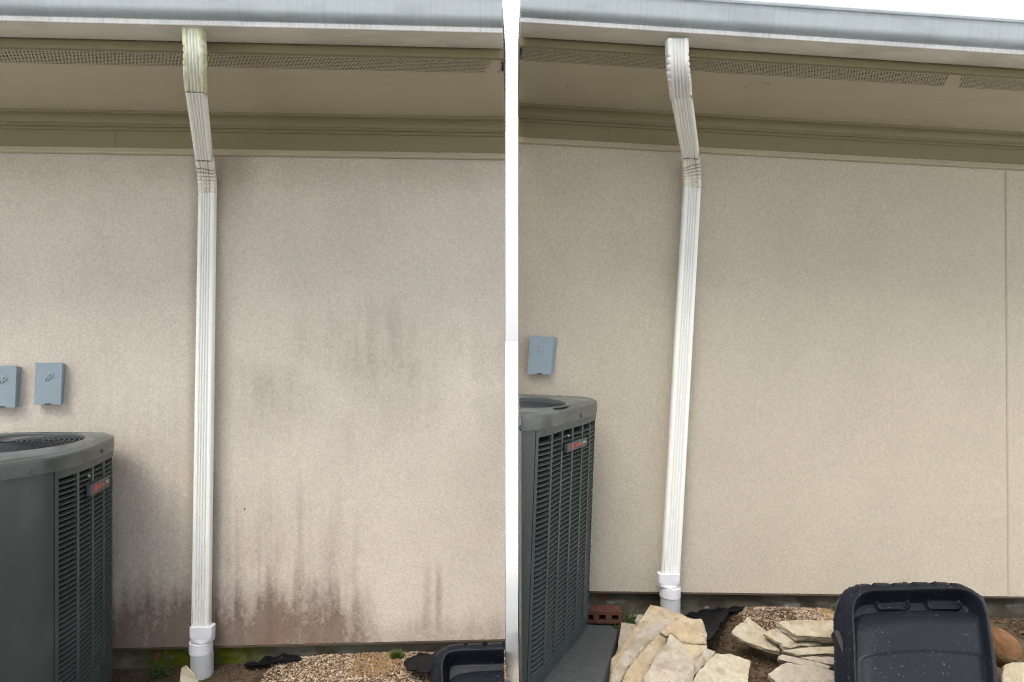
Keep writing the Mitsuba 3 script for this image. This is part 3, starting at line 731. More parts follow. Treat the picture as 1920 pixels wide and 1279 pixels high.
    disc = np.vstack([[*oc, zl - 0.14], np.column_stack([oc[0] + orad * np.cos(a), oc[1] + orad * np.sin(a), np.full(49, zl - 0.14)])])
    put('shroud', TM(bay.place(disc), [[0, i, i + 1] for i in range(1, 49)]), 'm_void', False)  # flat black disc painting in the dark below the fan
    # point of the outline seen at a picture position
    def hit(px, py):
        best = None
        for ax in np.linspace(a0 - 0.25, a1, 1500):
            x, dep = off(ax, 0.006); z = bay.dir(px, py)[2] * dep
            e = abs(x - bay.dir(px, py)[0] * dep)
            if best is None or e < best[0]: best = (e, ax, z)
        return best[1], best[2]
    for px, py in screws:
        ax, z = hit(px, py); c = np.array([*off(ax, 0.006), z]); n3 = np.array([*nrm(ax), 0])
        ms = []
        for r, l in ((0.0105, 0.0022), (0.0062, 0.007)):
            cy = trimesh.creation.cylinder(r, l, sections=18 if r > 0.008 else 6); M = trimesh.geometry.align_vectors([0, 0, 1], n3); M[:3, 3] = c + n3 * l / 2
            cy.apply_transform(M); cy.vertices = bay.place(cy.vertices); ms.append(cy)
        add(u + '__screw', join(ms), 'm_lid')
    for px, py in bright:
        ax, z = hit(px, py); c = np.array([*off(ax, 0.003), z])
        sp_ = trimesh.creation.icosphere(2, 0.006); add(u + '__screw', TM(bay.place(sp_.vertices + c), sp_.faces), 'm_screw', smooth=True)
    # badge
    (al, zt0), (ar_, zt1) = hit(*badge[0]), hit(*badge[1]); _, zb0 = hit(*badge[2])
    L, Rr = off(al, 0.014), off(ar_, 0.012); wdt = np.linalg.norm(Rr - L); ex = np.array([*(Rr - L), 0]) / wdt
    n3 = np.array([ex[1], -ex[0], 0]); zt = (zt0 + zt1) / 2; hb_ = zt - zb0; org = np.array([*L, zb0])
    def plate(m, key, bsdf, parent=u, smooth=30):
        v = np.array(m.vertices); p = org + v[:, :1] * ex + v[:, 1:2] * np.array([0, 0, 1.0]) + v[:, 2:] * n3
        return add(parent + '__' + key, TM(bay.place(p), m.faces), bsdf, smooth=smooth)
    bd = plate(rounded_box([0, 0, -0.012], [wdt, hb_, 0.006], 0.003), 'badge', 'm_badge')
    em = trimesh.creation.annulus(0.17 * hb_, 0.33 * hb_, 0.0022, sections=32); em.apply_scale([0.8, 1.15, 1]); em.apply_translation([0.24 * wdt, 0.5 * hb_, 0.0062])
    bar = trimesh.creation.box([0.10 * hb_, 0.62 * hb_, 0.0022]); bar.apply_translation([0.24 * wdt, 0.5 * hb_, 0.0062])
    plate(join([em, bar]), 'emblem', 'm_red', bd)
    tx = meshkit.text_mesh('TRANE', 0.25 * hb_, 0.0018, bold=True)
    sx = 0.30 * wdt / (tx.bounds[1][0] - tx.bounds[0][0]); tx.apply_scale([sx, 1, 1]); tx.apply_translation([0.36 * wdt, 0.40 * hb_, 0.0056]); plate(tx, 'lettering', 'm_red', bd)
    ms = []
    for x0 in (0.80, 0.88):
        b_ = trimesh.creation.box([0.05 * wdt, 0.26 * hb_, 0.0016]); b_.apply_translation([x0 * wdt, 0.56 * hb_, 0.0064]); ms.append(b_)
    plate(join(ms), 'mark', 'm_badge_grey', bd)
    if end_panel:
        d0, d1 = end_panel
        v = np.array([[0, d, z] for z in (zbase, zl + 0.058) for d in (d0, d1)], float)
        w = bay.place(v); w[:, 0] = GAP
        w2 = w.copy(); w2[:, 0] = GAP + 0.004
        VV = np.vstack([w[[2, 3, 1, 0]], w2[[2, 3, 1, 0]]])
        add(u + '__end_panel', TM(VV, HX), 'm_unit')
    return u
_sl = {}
def uniq_slat(u):
    n = _sl.get(u, 0); _sl[u] = n + 1
    return u + '__louver' if n == 0 else '%s__louver_%03d' % (u, n)
plan1 = [(-1.802, 2.235), (-1.777, 2.279), (-1.715, 2.40), (-1.712, 2.50), (-1.730, 2.63), (-1.768, 2.78), (-1.818, 2.915), (-1.885, 2.985), (-2.02, 3.005), (-2.25, 3.005), (-2.42, 2.95), (-2.50, 2.78), (-2.51, 2.55), (-2.45, 2.31), (-2.30, 2.17), (-2.08, 2.125), (-1.90, 2.150)]
condenser(B1, 'dark grey condenser with louvred side, cropped at the left edge of the picture', plan1, 2, 7, -0.49, -1.52, (-2.10, 2.63), 0.290,
          [(61, 884), (191, 846)], [(163.5, 907), (200.5, 895), (162, 933)], 0, bright=[(168, 893)])
plan2 = [(-0.05, 2.36), (0.0366, 2.400), (0.105, 2.452), (0.2129, 2.647), (0.3255, 2.874), (0.4204, 3.128), (0.428, 3.215), (0.385, 3.285), (0.28, 3.305), (0.0, 3.305), (-0.22, 3.25), (-0.34, 3.05), (-0.36, 2.75), (-0.27, 2.47)]
condenser(B2, 'dark grey condenser with louvred side, standing on a slab beside the clean wall', plan2, 2, 6, -0.337, -1.356, (-0.03, 2.83), 0.280,
          [(1089.5, 779.5), (976.5, 803)], [(1059, 835), (1096.5, 818.5), (1059, 849)], +1, (2.39, 3.30), bright=[(1066.5, 818)])
# slab under the second condenser
c2 = [B2.at(px, py, 1)[0:1] for px, py in ()]
zp = -1.356
def lev(bay, px, py, zr): d = bay.dir(px, py); return d * (zr / d[2])
pts = np.array([lev(B2, 1147, 1172, zp), lev(B2, 1160, 1180, zp), lev(B2, 1132, 1275, zp), lev(B2, 1110, 1345, zp)])
poly = Polygon([(0.02, pts[0][1] + 0.03), (pts[0][0], pts[0][1]), (pts[1][0], pts[1][1]), (pts[2][0], pts[2][1]), (pts[3][0], pts[3][1]), (0.02, pts[3][1])])
rel = []
outer = np.array(poly.buffer(-0.008).buffer(0.006).exterior.coords)[:-1]; inner = np.array(poly.buffer(-0.022).buffer(0.008).exterior.coords)[:-1]
def loft_slab(poly, z0, z1, r):
    lay = [(0, z0), (0, z1 - r)] + [(-r * (1 - math.cos(a)), z1 - r + r * math.sin(a)) for a in np.linspace(0.3, 1.57, 4)]
    base = poly.simplify(0.001).segmentize(0.03)
    c = np.array(base.exterior.coords)[:-1]; cen = np.array(base.centroid.coords[0])
    V, n = [], len(c)
    for d, z in lay:
        L = np.linalg.norm(c - cen, axis=1, keepdims=True); V.append(np.column_stack([c + (c - cen) / L * d, np.full(n, z)]))
    V = np.vstack(V); f = []
    for i in range(len(lay) - 1):
        for j in range(n):
            p, q = i * n + j, i * n + (j + 1) % n; f += [[p, q, q + n], [p, q + n, p + n]]
    V = np.vstack([V, [[*cen, z1]]]); k = (len(lay) - 1) * n
    f += [[k + j, k + (j + 1) % n, len(V) - 1] for j in range(n)]
    return V, f
V, f = loft_slab(poly, zp - 0.14, zp - 0.002, 0.012)
add('equipment_pad', cut(TM(B2.place(V), f), 1), 'm_pad', smooth=35); tag('equipment_pad', 'dark grey equipment slab under the second condenser, left of the stone slabs', 'slab')

# ------------------------------------------------------------------ black plastic bins
def bin_(bay, label, dx, dy, depth_off, clip=None, wheel=True):
    b = thing('storage_bin', label, 'bin')
    d0, d1, d2 = 2.42 + depth_off, 2.44 + depth_off, 2.70 + depth_off
    A, Bv, Cv = bay.at(1578 + dx, 1253 + dy, d0), bay.at(1878 + dx, 1253 + dy, d1), bay.at(1728 + dx, 1092 + dy, d2)
    ex = Bv - A; ex /= np.linalg.norm(ex); n = np.cross(ex, Cv - A); n /= np.linalg.norm(n)
    if n[1] > 0: n = -n
    ey = np.cross(n, ex)
    if ey[2] < 0: ey = -ey
    def uv(px, py):
        d = bay.dir(px + dx, py + dy); p = d * ((A @ n) / (d @ n)) - A; return (p @ ex, p @ ey)
    P = lambda L: Polygon([uv(*p) for p in L])
    outer = P([(1583, 1390), (1578.6, 1253), (1577.6, 1198), (1575.6, 1150), (1577, 1130), (1583, 1116), (1591, 1107), (1600, 1100.5), (1612, 1097), (1627, 1095), (1660, 1094), (1700, 1093), (1728, 1092), (1760, 1091.5), (1780, 1092), (1803, 1095), (1823, 1104), (1845, 1119), (1857, 1137), (1865, 1163), (1872.5, 1210), (1878.4, 1253), (1890, 1390)])
    outer = outer.buffer(-0.01).buffer(0.01)
    rim = outer.buffer(-0.030)
    rec = outer.buffer(-0.052).buffer(0.0)
    panel = P([(x_, y_ - 14) for x_, y_ in [(1599, 1390), (1598, 1253), (1601, 1190), (1605, 1175), (1614, 1164), (1626, 1158), (1660, 1153.5), (1700, 1151.5), (1740, 1151), (1790, 1153), (1830, 1157), (1845, 1163), (1853, 1174), (1860, 1195), (1869, 1253), (1880, 1404)]]).buffer(-0.035).buffer(0.035)
    slots = [P([(1650, 1114), (1708, 1113), (1714, 1126), (1706, 1135), (1660, 1136), (1652, 1128)]).buffer(-0.004).buffer(0.004), P([(1745, 1113), (1802, 1113.5), (1812, 1127), (1804, 1135), (1756, 1135), (1748, 1127)]).buffer(-0.004).buffer(0.004)]
    def sdf(poly, X):
        pt = shapely.points(X); d = shapely.distance(pt, poly.exterior); return np.where(shapely.contains(poly, pt), d, -d)
    sm = lambda a, b_, x: (lambda t: t * t * (3 - 2 * t))(np.clip((x - a) / (b_ - a), 0, 1))
    def field(poly, step, margin, hfun, key, bsdf='m_bin'):
        x0, y0, x1, y1 = poly.bounds; x0 -= margin; x1 += margin; y0 -= 0; y1 += margin
        xs, ys = np.arange(x0, x1 + step, step), np.arange(y0, y1 + step, step)
        X = np.array([(x, y) for x in xs for y in ys]); s = sdf(poly, X)
        h = hfun(X, s); f = quadgrid(len(xs), len(ys))
        keep = (s[f] > -margin).all(1)
        rel_ = A + X[:, :1] * ex + X[:, 1:] * ey + h[:, None] * n
        m = TM(bay.place(rel_), f[keep]); m.remove_unreferenced_vertices()
        if clip is not None: m = cut(m, clip)
        return add(key, m, bsdf, smooth=True)
    ramp = lambda x: np.clip(x, 0, 1)
    ytop = uv(1728, 1092)[1]
    fall = lambda X: 0.012 + 0.036 * sm(0.05, 0.14, ytop - X[:, 1])
    def body_h(X, s):
        h = -0.012 * (1 - sm(-0.010, 0.003, s))
        h = h - fall(X) * (1 - np.sin(np.clip(s / 0.030, 0, 1) * np.pi / 2)) + 0.008       # shoulder falling back from the rim
        r = sdf(rim, X)
        h = h + 0.016 * (sm(-0.004, 0.006, r) )                                        # step up to the inner rim bead
        q = sdf(rec, X)
        h = h - 0.075 * sm(-0.010, 0.014, q)                                           # well round the lid
        top = X[:, 1] > (uv(1728, 1100)[1])
        notch = sm(0.80, 0.95, np.sin(X[:, 0] * 2 * np.pi / 0.085) * 0.5 + 0.5) * sm(0.026, 0.012, s) * top
        return h - 0.012 * notch
    kb = field(outer, 0.0042, 0.012, body_h, b + '__body')
    ring = np.array(outer.buffer(0.002).exterior.segmentize(0.008).coords)[:-1]; cen = np.array([outer.centroid.x + 0.03, outer.bounds[1] + 0.12]); N = len(ring)
    V = [A + (ring + (cen - ring) * k)[:, :1] * ex + (ring + (cen - ring) * k)[:, 1:] * ey + (h + 0.050 - fall(ring))[:, None] * n for k, h in ((0, -0.052), (0.0, -0.062), (0.03, -0.068), (0.05, -0.09), (0.20, -0.16), (0.42, -0.36))]
    f = []
    for i in range(len(V) - 1):
        for j in range(N):
            p, q = i * N + j, i * N + (j + 1) % N; f += [[p, q, q + N], [p, q + N, p + N]]
    sk = TM(bay.place(np.vstack(V)), f)
    if clip is not None: sk = cut(sk, clip)
    add(b + '__shell', sk, 'm_bin', smooth=50)
    def lid_h(X, s):
        dome = 0.030 * np.sin(np.clip(s / 0.085, 0, 1) * np.pi / 2)
        v0 = uv(1728, 1222)[1]; u0 = uv(1735, 1222)[0]
        bow = X[:, 1] - (v0 - 0.35 * (X[:, 0] - u0) ** 2)
        return -0.095 + 0.075 * np.sqrt(np.clip((s + 0.012) / 0.03, 0, 1) * (2 - np.clip((s + 0.012) / 0.03, 0, 1))) + dome - 0.006 * sm(0.004, -0.008, bow) * sm(0.02, 0.05, s)
    field(panel, 0.0042, 0.012, lid_h, b + '__lid')
    for sl in slots:
        if clip == -1 and (bay.place(A + np.array(sl.exterior.coords)[:, :1] * ex)[:, 0] > -GAP).any(): continue
        field(sl, 0.0028, 0.010, lambda X, s: -0.066 + 0.034 * np.sqrt(np.clip((s + 0.010) / 0.012, 0, 1)) - 0.030 * sm(0.004, 0.012, s) * (0.25 + 0.75 * sm(sl.bounds[3], sl.bounds[1], X[:, 1])), b + '__grip')
    if wheel:
        cpos = np.array(uv(1580, 1200)); cy = trimesh.creation.cylinder(0.045, 0.035, sections=36)
        m3 = rounded_box([-0.012, -0.046, -0.055], [0.012, 0.046, -0.015], 0.006); vv = np.array(m3.vertices)
        p = A + (cpos[0] + vv[:, :1]) * ex + (cpos[1] + vv[:, 1:2]) * ey + vv[:, 2:] * n
        add(b + '__latch', TM(bay.place(p), m3.faces), 'm_rubber', smooth=30)
    return b
bin_(B2, 'dusty black plastic bin with two grip slots, whole, in front of the clean wall', 0, 0, 0.0)
bin_(B1, 'black plastic bin of which only the curved rim shows, below the stained wall', -765, 112, 0.0, clip=-1, wheel=False)

# ------------------------------------------------------------------ stone slabs
def slab(bay, px_poly, depth, nrm, th, bsdf, label, anchor=None, rough=0.004, key='stone_slab', group=None, seed=0, edge=0.006):
    r = np.random.default_rng(100 + seed)
    n = np.array(nrm, float); n /= np.linalg.norm(n)
    a = anchor or np.mean(px_poly, 0); A = bay.at(a[0], a[1], depth)
    ex = np.cross([0, 1, 0.0], n) if abs(n[1]) < 0.95 else np.cross([0, 0, 1.0], n)
    ex /= np.linalg.norm(ex); ey = np.cross(n, ex)
    pts = []
    for px, py in px_poly:
        d = bay.dir(px, py); p = d * ((A @ n) / (d @ n)) - A; pts.append((p @ ex, p @ ey))
    poly = Polygon(pts).buffer(0)
    if poly.geom_type != 'Polygon': poly = max(poly.geoms, key=lambda g: g.area)
    ring = np.array(poly.exterior.segmentize(0.012).coords)[:-1]
    cen = ring.mean(0)
    j = (meshkit.fbm(np.column_stack([ring * 30, np.full(len(ring), seed)])) - 0.5)[:, None]
    ring = ring + (ring - cen) / (np.linalg.norm(ring - cen, axis=1, keepdims=True) + 1e-9) * j * edge * 2
    poly = Polygon(ring).buffer(0)
    if poly.geom_type != 'Polygon': poly = max(poly.geoms, key=lambda g: g.area)
    ring = np.array(poly.exterior.coords)[:-1]; N = len(ring)
    x0, y0, x1, y1 = poly.bounds; st = 0.011
    gx, gy = np.meshgrid(np.arange(x0, x1, st), np.arange(y0, y1, st)); G = np.column_stack([gx.ravel(), gy.ravel()]) + r.normal(0, 0.002, (gx.size, 2))
    G = G[shapely.contains(poly.buffer(-0.005), shapely.points(G))]
    allp = np.vstack([ring, G]); tri = Delaunay(allp).simplices
    ok = shapely.contains(poly.buffer(1e-4), shapely.points(allp[tri].mean(1))); tri = tri[ok]
    def ht(p): return (meshkit.fbm(np.column_stack([p * 14, np.full(len(p), seed * 3.1)])) - 0.5) * rough * 2.2 + (meshkit.noise(np.column_stack([p * 55, np.full(len(p), seed)])) - 0.5) * rough * 0.7
    edge_d = shapely.distance(shapely.points(allp), poly.exterior); hz = ht(allp) - 0.004 * np.exp(-edge_d / 0.005)
    to3 = lambda p2, h: A + p2[:, :1] * ex + p2[:, 1:] * ey + np.asarray(h)[:, None] * n
    V = [to3(allp, hz)]; f = [tri]; k = len(allp)
    prev = np.arange(N)
    rows = 4
    for i in range(1, rows + 1):
        t = i / rows
        jj = (meshkit.noise(np.column_stack([ring * 45, np.full(N, seed + i * 2.3)])) - 0.45)[:, None] * edge * 1.5
        sh = (ring - cen) / (np.linalg.norm(ring - cen, axis=1, keepdims=True) + 1e-9) * jj
        V.append(to3(ring + sh, hz[:N] * (1 - t) - th * t)); cur = np.arange(k, k + N); k += N
        nx = np.roll(np.arange(N), -1)
        f.append(np.column_stack([prev, prev[nx], cur[nx]])); f.append(np.column_stack([prev, cur[nx], cur])); prev = cur
    V.append(A + np.array([[0, 0, 0]]) + cen[0] * ex + cen[1] * ey - th * n); f.append(np.column_stack([prev, prev[np.roll(np.arange(N), -1)], np.full(N, k)]))
    kk = add(key, TM(bay.place(np.vstack(V)), np.vstack(f)), bsdf, smooth=38); tag(kk, label, 'stone slab', group)
    return kk
UPc = (0, -0.62, 0.78)
S = lambda *a, **k: slab(B2, *a, **k)
i_ = iter(range(100))
S([(1165, 1168), (1194, 1171), (1190, 1195), (1186, 1235), (1168, 1240), (1150, 1236), (1158, 1215)], 2.96, (-0.25, -0.65, 0.72), 0.03, 'm_stone_grey', 'smooth greyish slab standing at the back left of the heap by the dark slab', rough=0.001, seed=next(i_))
S([(1196, 1151), (1206, 1152.5), (1204, 1170), (1194, 1172), (1192, 1163)], 3.0, (-0.1, -0.8, 0.6), 0.03, 'm_stone_grey', 'little rough grey stone stub peeping out behind the tall peach slab', seed=next(i_))
S([(1220, 1133), (1231, 1136), (1246, 1141), (1273, 1151), (1301, 1161), (1306, 1185), (1290, 1225), (1265, 1290), (1132, 1296), (1137, 1253), (1139, 1243), (1150, 1231), (1166, 1216), (1185, 1187), (1205, 1155)], 2.86, (-0.12, -0.66, 0.74), 0.042, 'm_stone_peach', 'large peach coloured slab with pointed top leaning before the downspout', rough=0.005, seed=next(i_))
S([(1216, 1170), (1240, 1162), (1272, 1156), (1262, 1176), (1240, 1187), (1222, 1205), (1205, 1217), (1178, 1254), (1160, 1285), (1140, 1283), (1150, 1253), (1170, 1222), (1192, 1190)], 2.80, (-0.10, -0.62, 0.78), 0.018, 'm_stone_grey', 'rough whitish slab lying diagonally on the large peach slab', rough=0.006, seed=next(i_))
S([(1239, 1186), (1251, 1193), (1250, 1204), (1234, 1226), (1216, 1254), (1196, 1292), (1160, 1290), (1178, 1254), (1207, 1217)], 2.75, (-0.06, -0.60, 0.80), 0.022, 'm_stone_peach', 'narrow smooth beige slab lying diagonally left of the knobbly front slab', rough=0.002, seed=next(i_))
S([(1272, 1161), (1295, 1160), (1316, 1160), (1321, 1172), (1325, 1190), (1326, 1208), (1300, 1206), (1277, 1202), (1268, 1193), (1255, 1188), (1250, 1193), (1240, 1185), (1254, 1172)], 2.77, (0.10, -0.62, 0.78), 0.022, 'm_stone_peach', 'smooth cream slab with rounded right edge on the right top of the heap', rough=0.002, seed=next(i_))
S([(1277, 1203), (1300, 1207), (1326, 1210), (1325, 1216), (1309, 1232), (1300, 1244), (1288, 1262), (1270, 1240), (1268, 1215)], 2.70, (0.06, -0.58, 0.82), 0.022, 'm_stone_peach', 'beige slab just below the rounded cream slab, half under the knobbly one', rough=0.002, seed=next(i_))
S([(1255, 1188), (1262, 1192), (1271, 1198), (1284, 1212), (1297, 1232), (1302, 1246), (1300, 1285), (1200, 1290), (1217, 1252), (1235, 1226), (1251, 1203)], 2.66, (0.0, -0.55, 0.84), 0.030, 'm_stone_grey', 'knobbly cream slab at the front centre of the heap', rough=0.008, seed=next(i_))
S([(1300, 1243), (1325, 1215), (1342, 1222), (1330, 1238), (1310, 1256), (1296, 1275)], 2.66, (0.05, -0.62, 0.78), 0.02, 'm_stone_grey', 'small tan slab wedged between the heap and the flat front slab', rough=0.002, seed=next(i_))
S([(1342, 1222), (1375, 1228), (1392, 1233), (1408, 1238), (1406, 1256), (1400, 1290), (1290, 1295), (1312, 1253), (1330, 1238)], 2.60, (0.02, -0.35, 0.93), 0.03, 'm_stone_pale', 'pitted pale slab lying flat at the bottom edge right of the heap', rough=0.006, seed=next(i_))
# lower heap in front of the gravel, left of the bin
S([(1402, 1157), (1420, 1170), (1438, 1184), (1452, 1200), (1462, 1221), (1452, 1220), (1416, 1208), (1394, 1200), (1376, 1189), (1372, 1181), (1388, 1168)], 2.98, (-0.05, -0.50, 0.86), 0.024, 'm_stone_pale', 'long pale slab with square end, pointing left out of the layered pile', seed=next(i_))
S([(1468, 1219), (1492, 1215.5), (1516, 1213), (1560, 1212), (1582, 1216), (1580, 1226), (1540, 1225), (1501, 1226), (1480, 1222)], 2.86, (0.0, -0.42, 0.9), 0.034, 'm_stone_pale', 'thick mossy edged slab in the middle of the layered pile beside the bin', seed=next(i_), edge=0.010)
S([(1448, 1190), (1470, 1180), (1520, 1186), (1590, 1192), (1590, 1203), (1545, 1206), (1500, 1210), (1482, 1215), (1468, 1211)], 2.92, (0.0, -0.42, 0.9), 0.022, 'm_stone_pale', 'thin jagged slab under the topmost slab of the layered pile', seed=next(i_), edge=0.010)
S([(1433, 1188), (1440, 1183), (1456, 1176.5), (1475, 1188), (1494, 1200), (1489, 1206), (1482, 1213), (1455, 1202)], 2.92, (-0.02, -0.46, 0.88), 0.020, 'm_stone_pale', 'white streaked slab end resting on the long pale slab', seed=next(i_))
S([(1456, 1166), (1470, 1163.5), (1483, 1162), (1520, 1162), (1550, 1162.5), (1592, 1166), (1590, 1195), (1540, 1193), (1514, 1191), (1495, 1192), (1478, 1180)], 2.93, (0.0, -0.30, 0.95), 0.032, 'm_stone_pale', 'wide whitish slab on top of the layered pile left of the bin', rough=0.004, seed=next(i_))
S([(1461, 1229), (1467, 1227), (1500, 1234), (1536, 1242), (1558, 1249), (1552, 1254), (1500, 1246), (1462, 1236)], 2.78, (0.0, -0.50, 0.86), 0.020, 'm_stone_grey', 'thin grey slab low in the layered pile, nearest the camera but one', rough=0.003, seed=next(i_))
S([(1500, 1232), (1530, 1230), (1562, 1231), (1586, 1236), (1584, 1247), (1545, 1243)], 2.80, (0.0, -0.48, 0.88), 0.020, 'm_stone_grey', 'grey slab sticking out to the bin below the mossy edged slab', rough=0.003, seed=next(i_))
S([(1476, 1241), (1500, 1246), (1552, 1254), (1580, 1262), (1570, 1290), (1470, 1290), (1440, 1262)], 2.68, (0.0, -0.42, 0.9), 0.024, 'm_stone_grey', 'grey flat slab at the bottom edge under the layered pile', rough=0.005, seed=next(i_))
S([(1882, 1246), (1900, 1240), (1935, 1244), (1935, 1290), (1880, 1290)], 2.7, (0.0, -0.4, 0.9), 0.03, 'm_stone_pale', 'pale slab corner right of the bin at the bottom right', seed=next(i_))
# rounded reddish stone by the bin
st = trimesh.creation.icosphere(4, 1.0); v = np.array(st.vertices)
v = v * [0.062, 0.10, 0.080] * (1 + 0.16 * (meshkit.fbm(v * 2.0) - 0.5)[:, None] + 0.05 * (meshkit.noise(v * 9) - 0.5)[:, None])
add('boulder', TM(B2.place(B2.at(1876, 1216, 2.86) + v), st.faces), 'm_stone_red', smooth=True); tag('boulder', 'rounded rusty red stone right of the bin', 'stone')
# stone corner beside the first drain pipe
slab(B1, [(340, 1252), (349, 1247), (358, 1255), (372, 1278), (335, 1282)], 2.86, (0, -0.5, 0.86), 0.02, 'm_stone_pale', 'pale stone corner at the foot of the first drain pipe', seed=40)

# ------------------------------------------------------------------ gravel, mulch, plants
def rocks(bay, n, region, size, key, cols, label, flat=0.7, lift=0.0):
    """region(): (s, q) sampler. One mesh per colour would break the rule of one object, so parts are pebbles by tone."""
    ico = trimesh.creation.icosphere(0); V0, F0 = np.array(ico.vertices), np.array(ico.faces)
    sets = [[] for _ in cols]; cnt = [0] * len(cols); fs = [[] for _ in cols]
    for _ in range(n):
        s, q = region(); z = float(bed_z(bay, s, q)) + lift
        r = size * (0.5 + 1.0 * rng.random() ** 2)
        v = V0 * rng.uniform(0.6, 1.25, 3) * [1, 1, flat] * r * rng.uniform(0.85, 1.15, (len(V0), 1))
        a = rng.random() * 6.28; c, s_ = math.cos(a), math.sin(a)
        v = v @ np.array([[c, s_, 0], [-s_, c, 0], [0, 0, 1]]) + [s, q, z + r * 0.25]
        i = rng.integers(len(cols)); sets[i].append(v); fs[i].append(F0 + cnt[i]); cnt[i] += len(V0)
    top = uniq(key)
    labels[top] = {'label': label, 'category': 'gravel', 'kind': 'stuff'}
    for i, c in enumerate(cols):
        if sets[i]: add(top + '__pebbles', TM(bay.W(np.vstack(sets[i])), np.vstack(fs[i])), c)
        for kx in [k for k in scene if k.startswith(top + '__pebbles')]: labels[kx] = {'kind': 'stuff'}
def span(bay, pxa, pxb, q0, q1):
    sa, sb = bay.on_wall(pxa, 1150)[0], bay.on_wall(pxb, 1150)[0]
    return lambda: (rng.uniform(sa, sb), rng.uniform(q0, q1))
rocks(B1, 9500, span(B1, 515, 946, -0.02, 0.34), 0.0050, 'gravel', ['m_pebble0', 'm_pebble1', 'm_pebble3', 'm_pebble2', 'm_pebble0', 'm_pebble1'], 'pinkish tan pea gravel at the foot of the stained wall')
rocks(B1, 900, span(B1, 668, 752, -0.01, 0.20), 0.0048, 'gravel', ['m_pebble4', 'm_pebble1'], 'patch of orange gravel beside the grass tuft', lift=0.004)
rocks(B2, 9000, span(B2, 1375, 1600, -0.02, 0.30), 0.0054, 'gravel', ['m_pebble1', 'm_pebble2', 'm_pebble0', 'm_pebble2', 'm_pebble3'], 'brown pea gravel along the foundation of the clean wall')
rocks(B2, 700, span(B2, 1530, 1600, -0.01, 0.16), 0.0066, 'gravel', ['m_pebble4', 'm_pebble0'], 'orange tinted gravel beside the black bin', lift=0.004)
def flakes(bay, n, region, size, key, cols, label):
    sets = [[] for _ in cols]; fs = [[] for _ in cols]
    for _ in range(n):
        s, q = region(); z = float(bed_z(bay, s, q))
        L, w = size * rng.uniform(0.5, 1.8), size * rng.uniform(0.2, 0.5)
        a, tl, rl = rng.random() * 6.28, rng.normal(0, 0.45), rng.normal(0, 0.5)
        d = np.array([math.cos(a) * math.cos(tl), math.sin(a) * math.cos(tl), math.sin(tl)]); e = np.cross(d, [0, 0, 1.0]); e /= np.linalg.norm(e)
        e = e * math.cos(rl) + np.array([0, 0, 1.0]) * math.sin(rl); c = np.array([s, q, z + rng.uniform(0.001, 0.012)])
        up = np.cross(d, e) * w * 0.35
        v = np.array([c - d * L / 2, c + e * w / 2 + up * 0, c + d * L / 2, c - e * w / 2, c + up, c - up])
        i = rng.integers(len(cols)); k = sum(map(len, sets[i])); sets[i].append(v)
        fs[i].append(np.array([[0, 1, 4], [1, 2, 4], [2, 3, 4], [3, 0, 4], [0, 1, 5], [1, 2, 5], [2, 3, 5], [3, 0, 5]]) + k)
    top = uniq(key); labels[top] = {'label': label, 'category': 'mulch', 'kind': 'stuff'}
    for i, c in enumerate(cols):
        kx = add(top + '__chips', TM(bay.W(np.vstack(sets[i])), np.vstack(fs[i])), c); labels[kx] = {'kind': 'stuff'}
M3 = ['m_mulch0', 'm_mulch1', 'm_mulch2']
flakes(B2, 5200, span(B2, 1290, 1480, 0.02, 1.0), 0.016, 'mulch', M3, 'brown leaf litter and bark between the stone heaps')
flakes(B2, 900, span(B2, 1850, 1960, -0.01, 0.75), 0.022, 'mulch', M3, 'brown bark litter in the corner right of the bin')
flakes(B2, 1400, span(B2, 1090, 1250, 0.0, 0.6), 0.014, 'mulch', M3, 'dark litter around the brick behind the equipment slab')
flakes(B1, 1500, span(B1, 215, 560, -0.01, 0.4), 0.012, 'mulch', M3, 'dark litter at the mossy foundation foot')
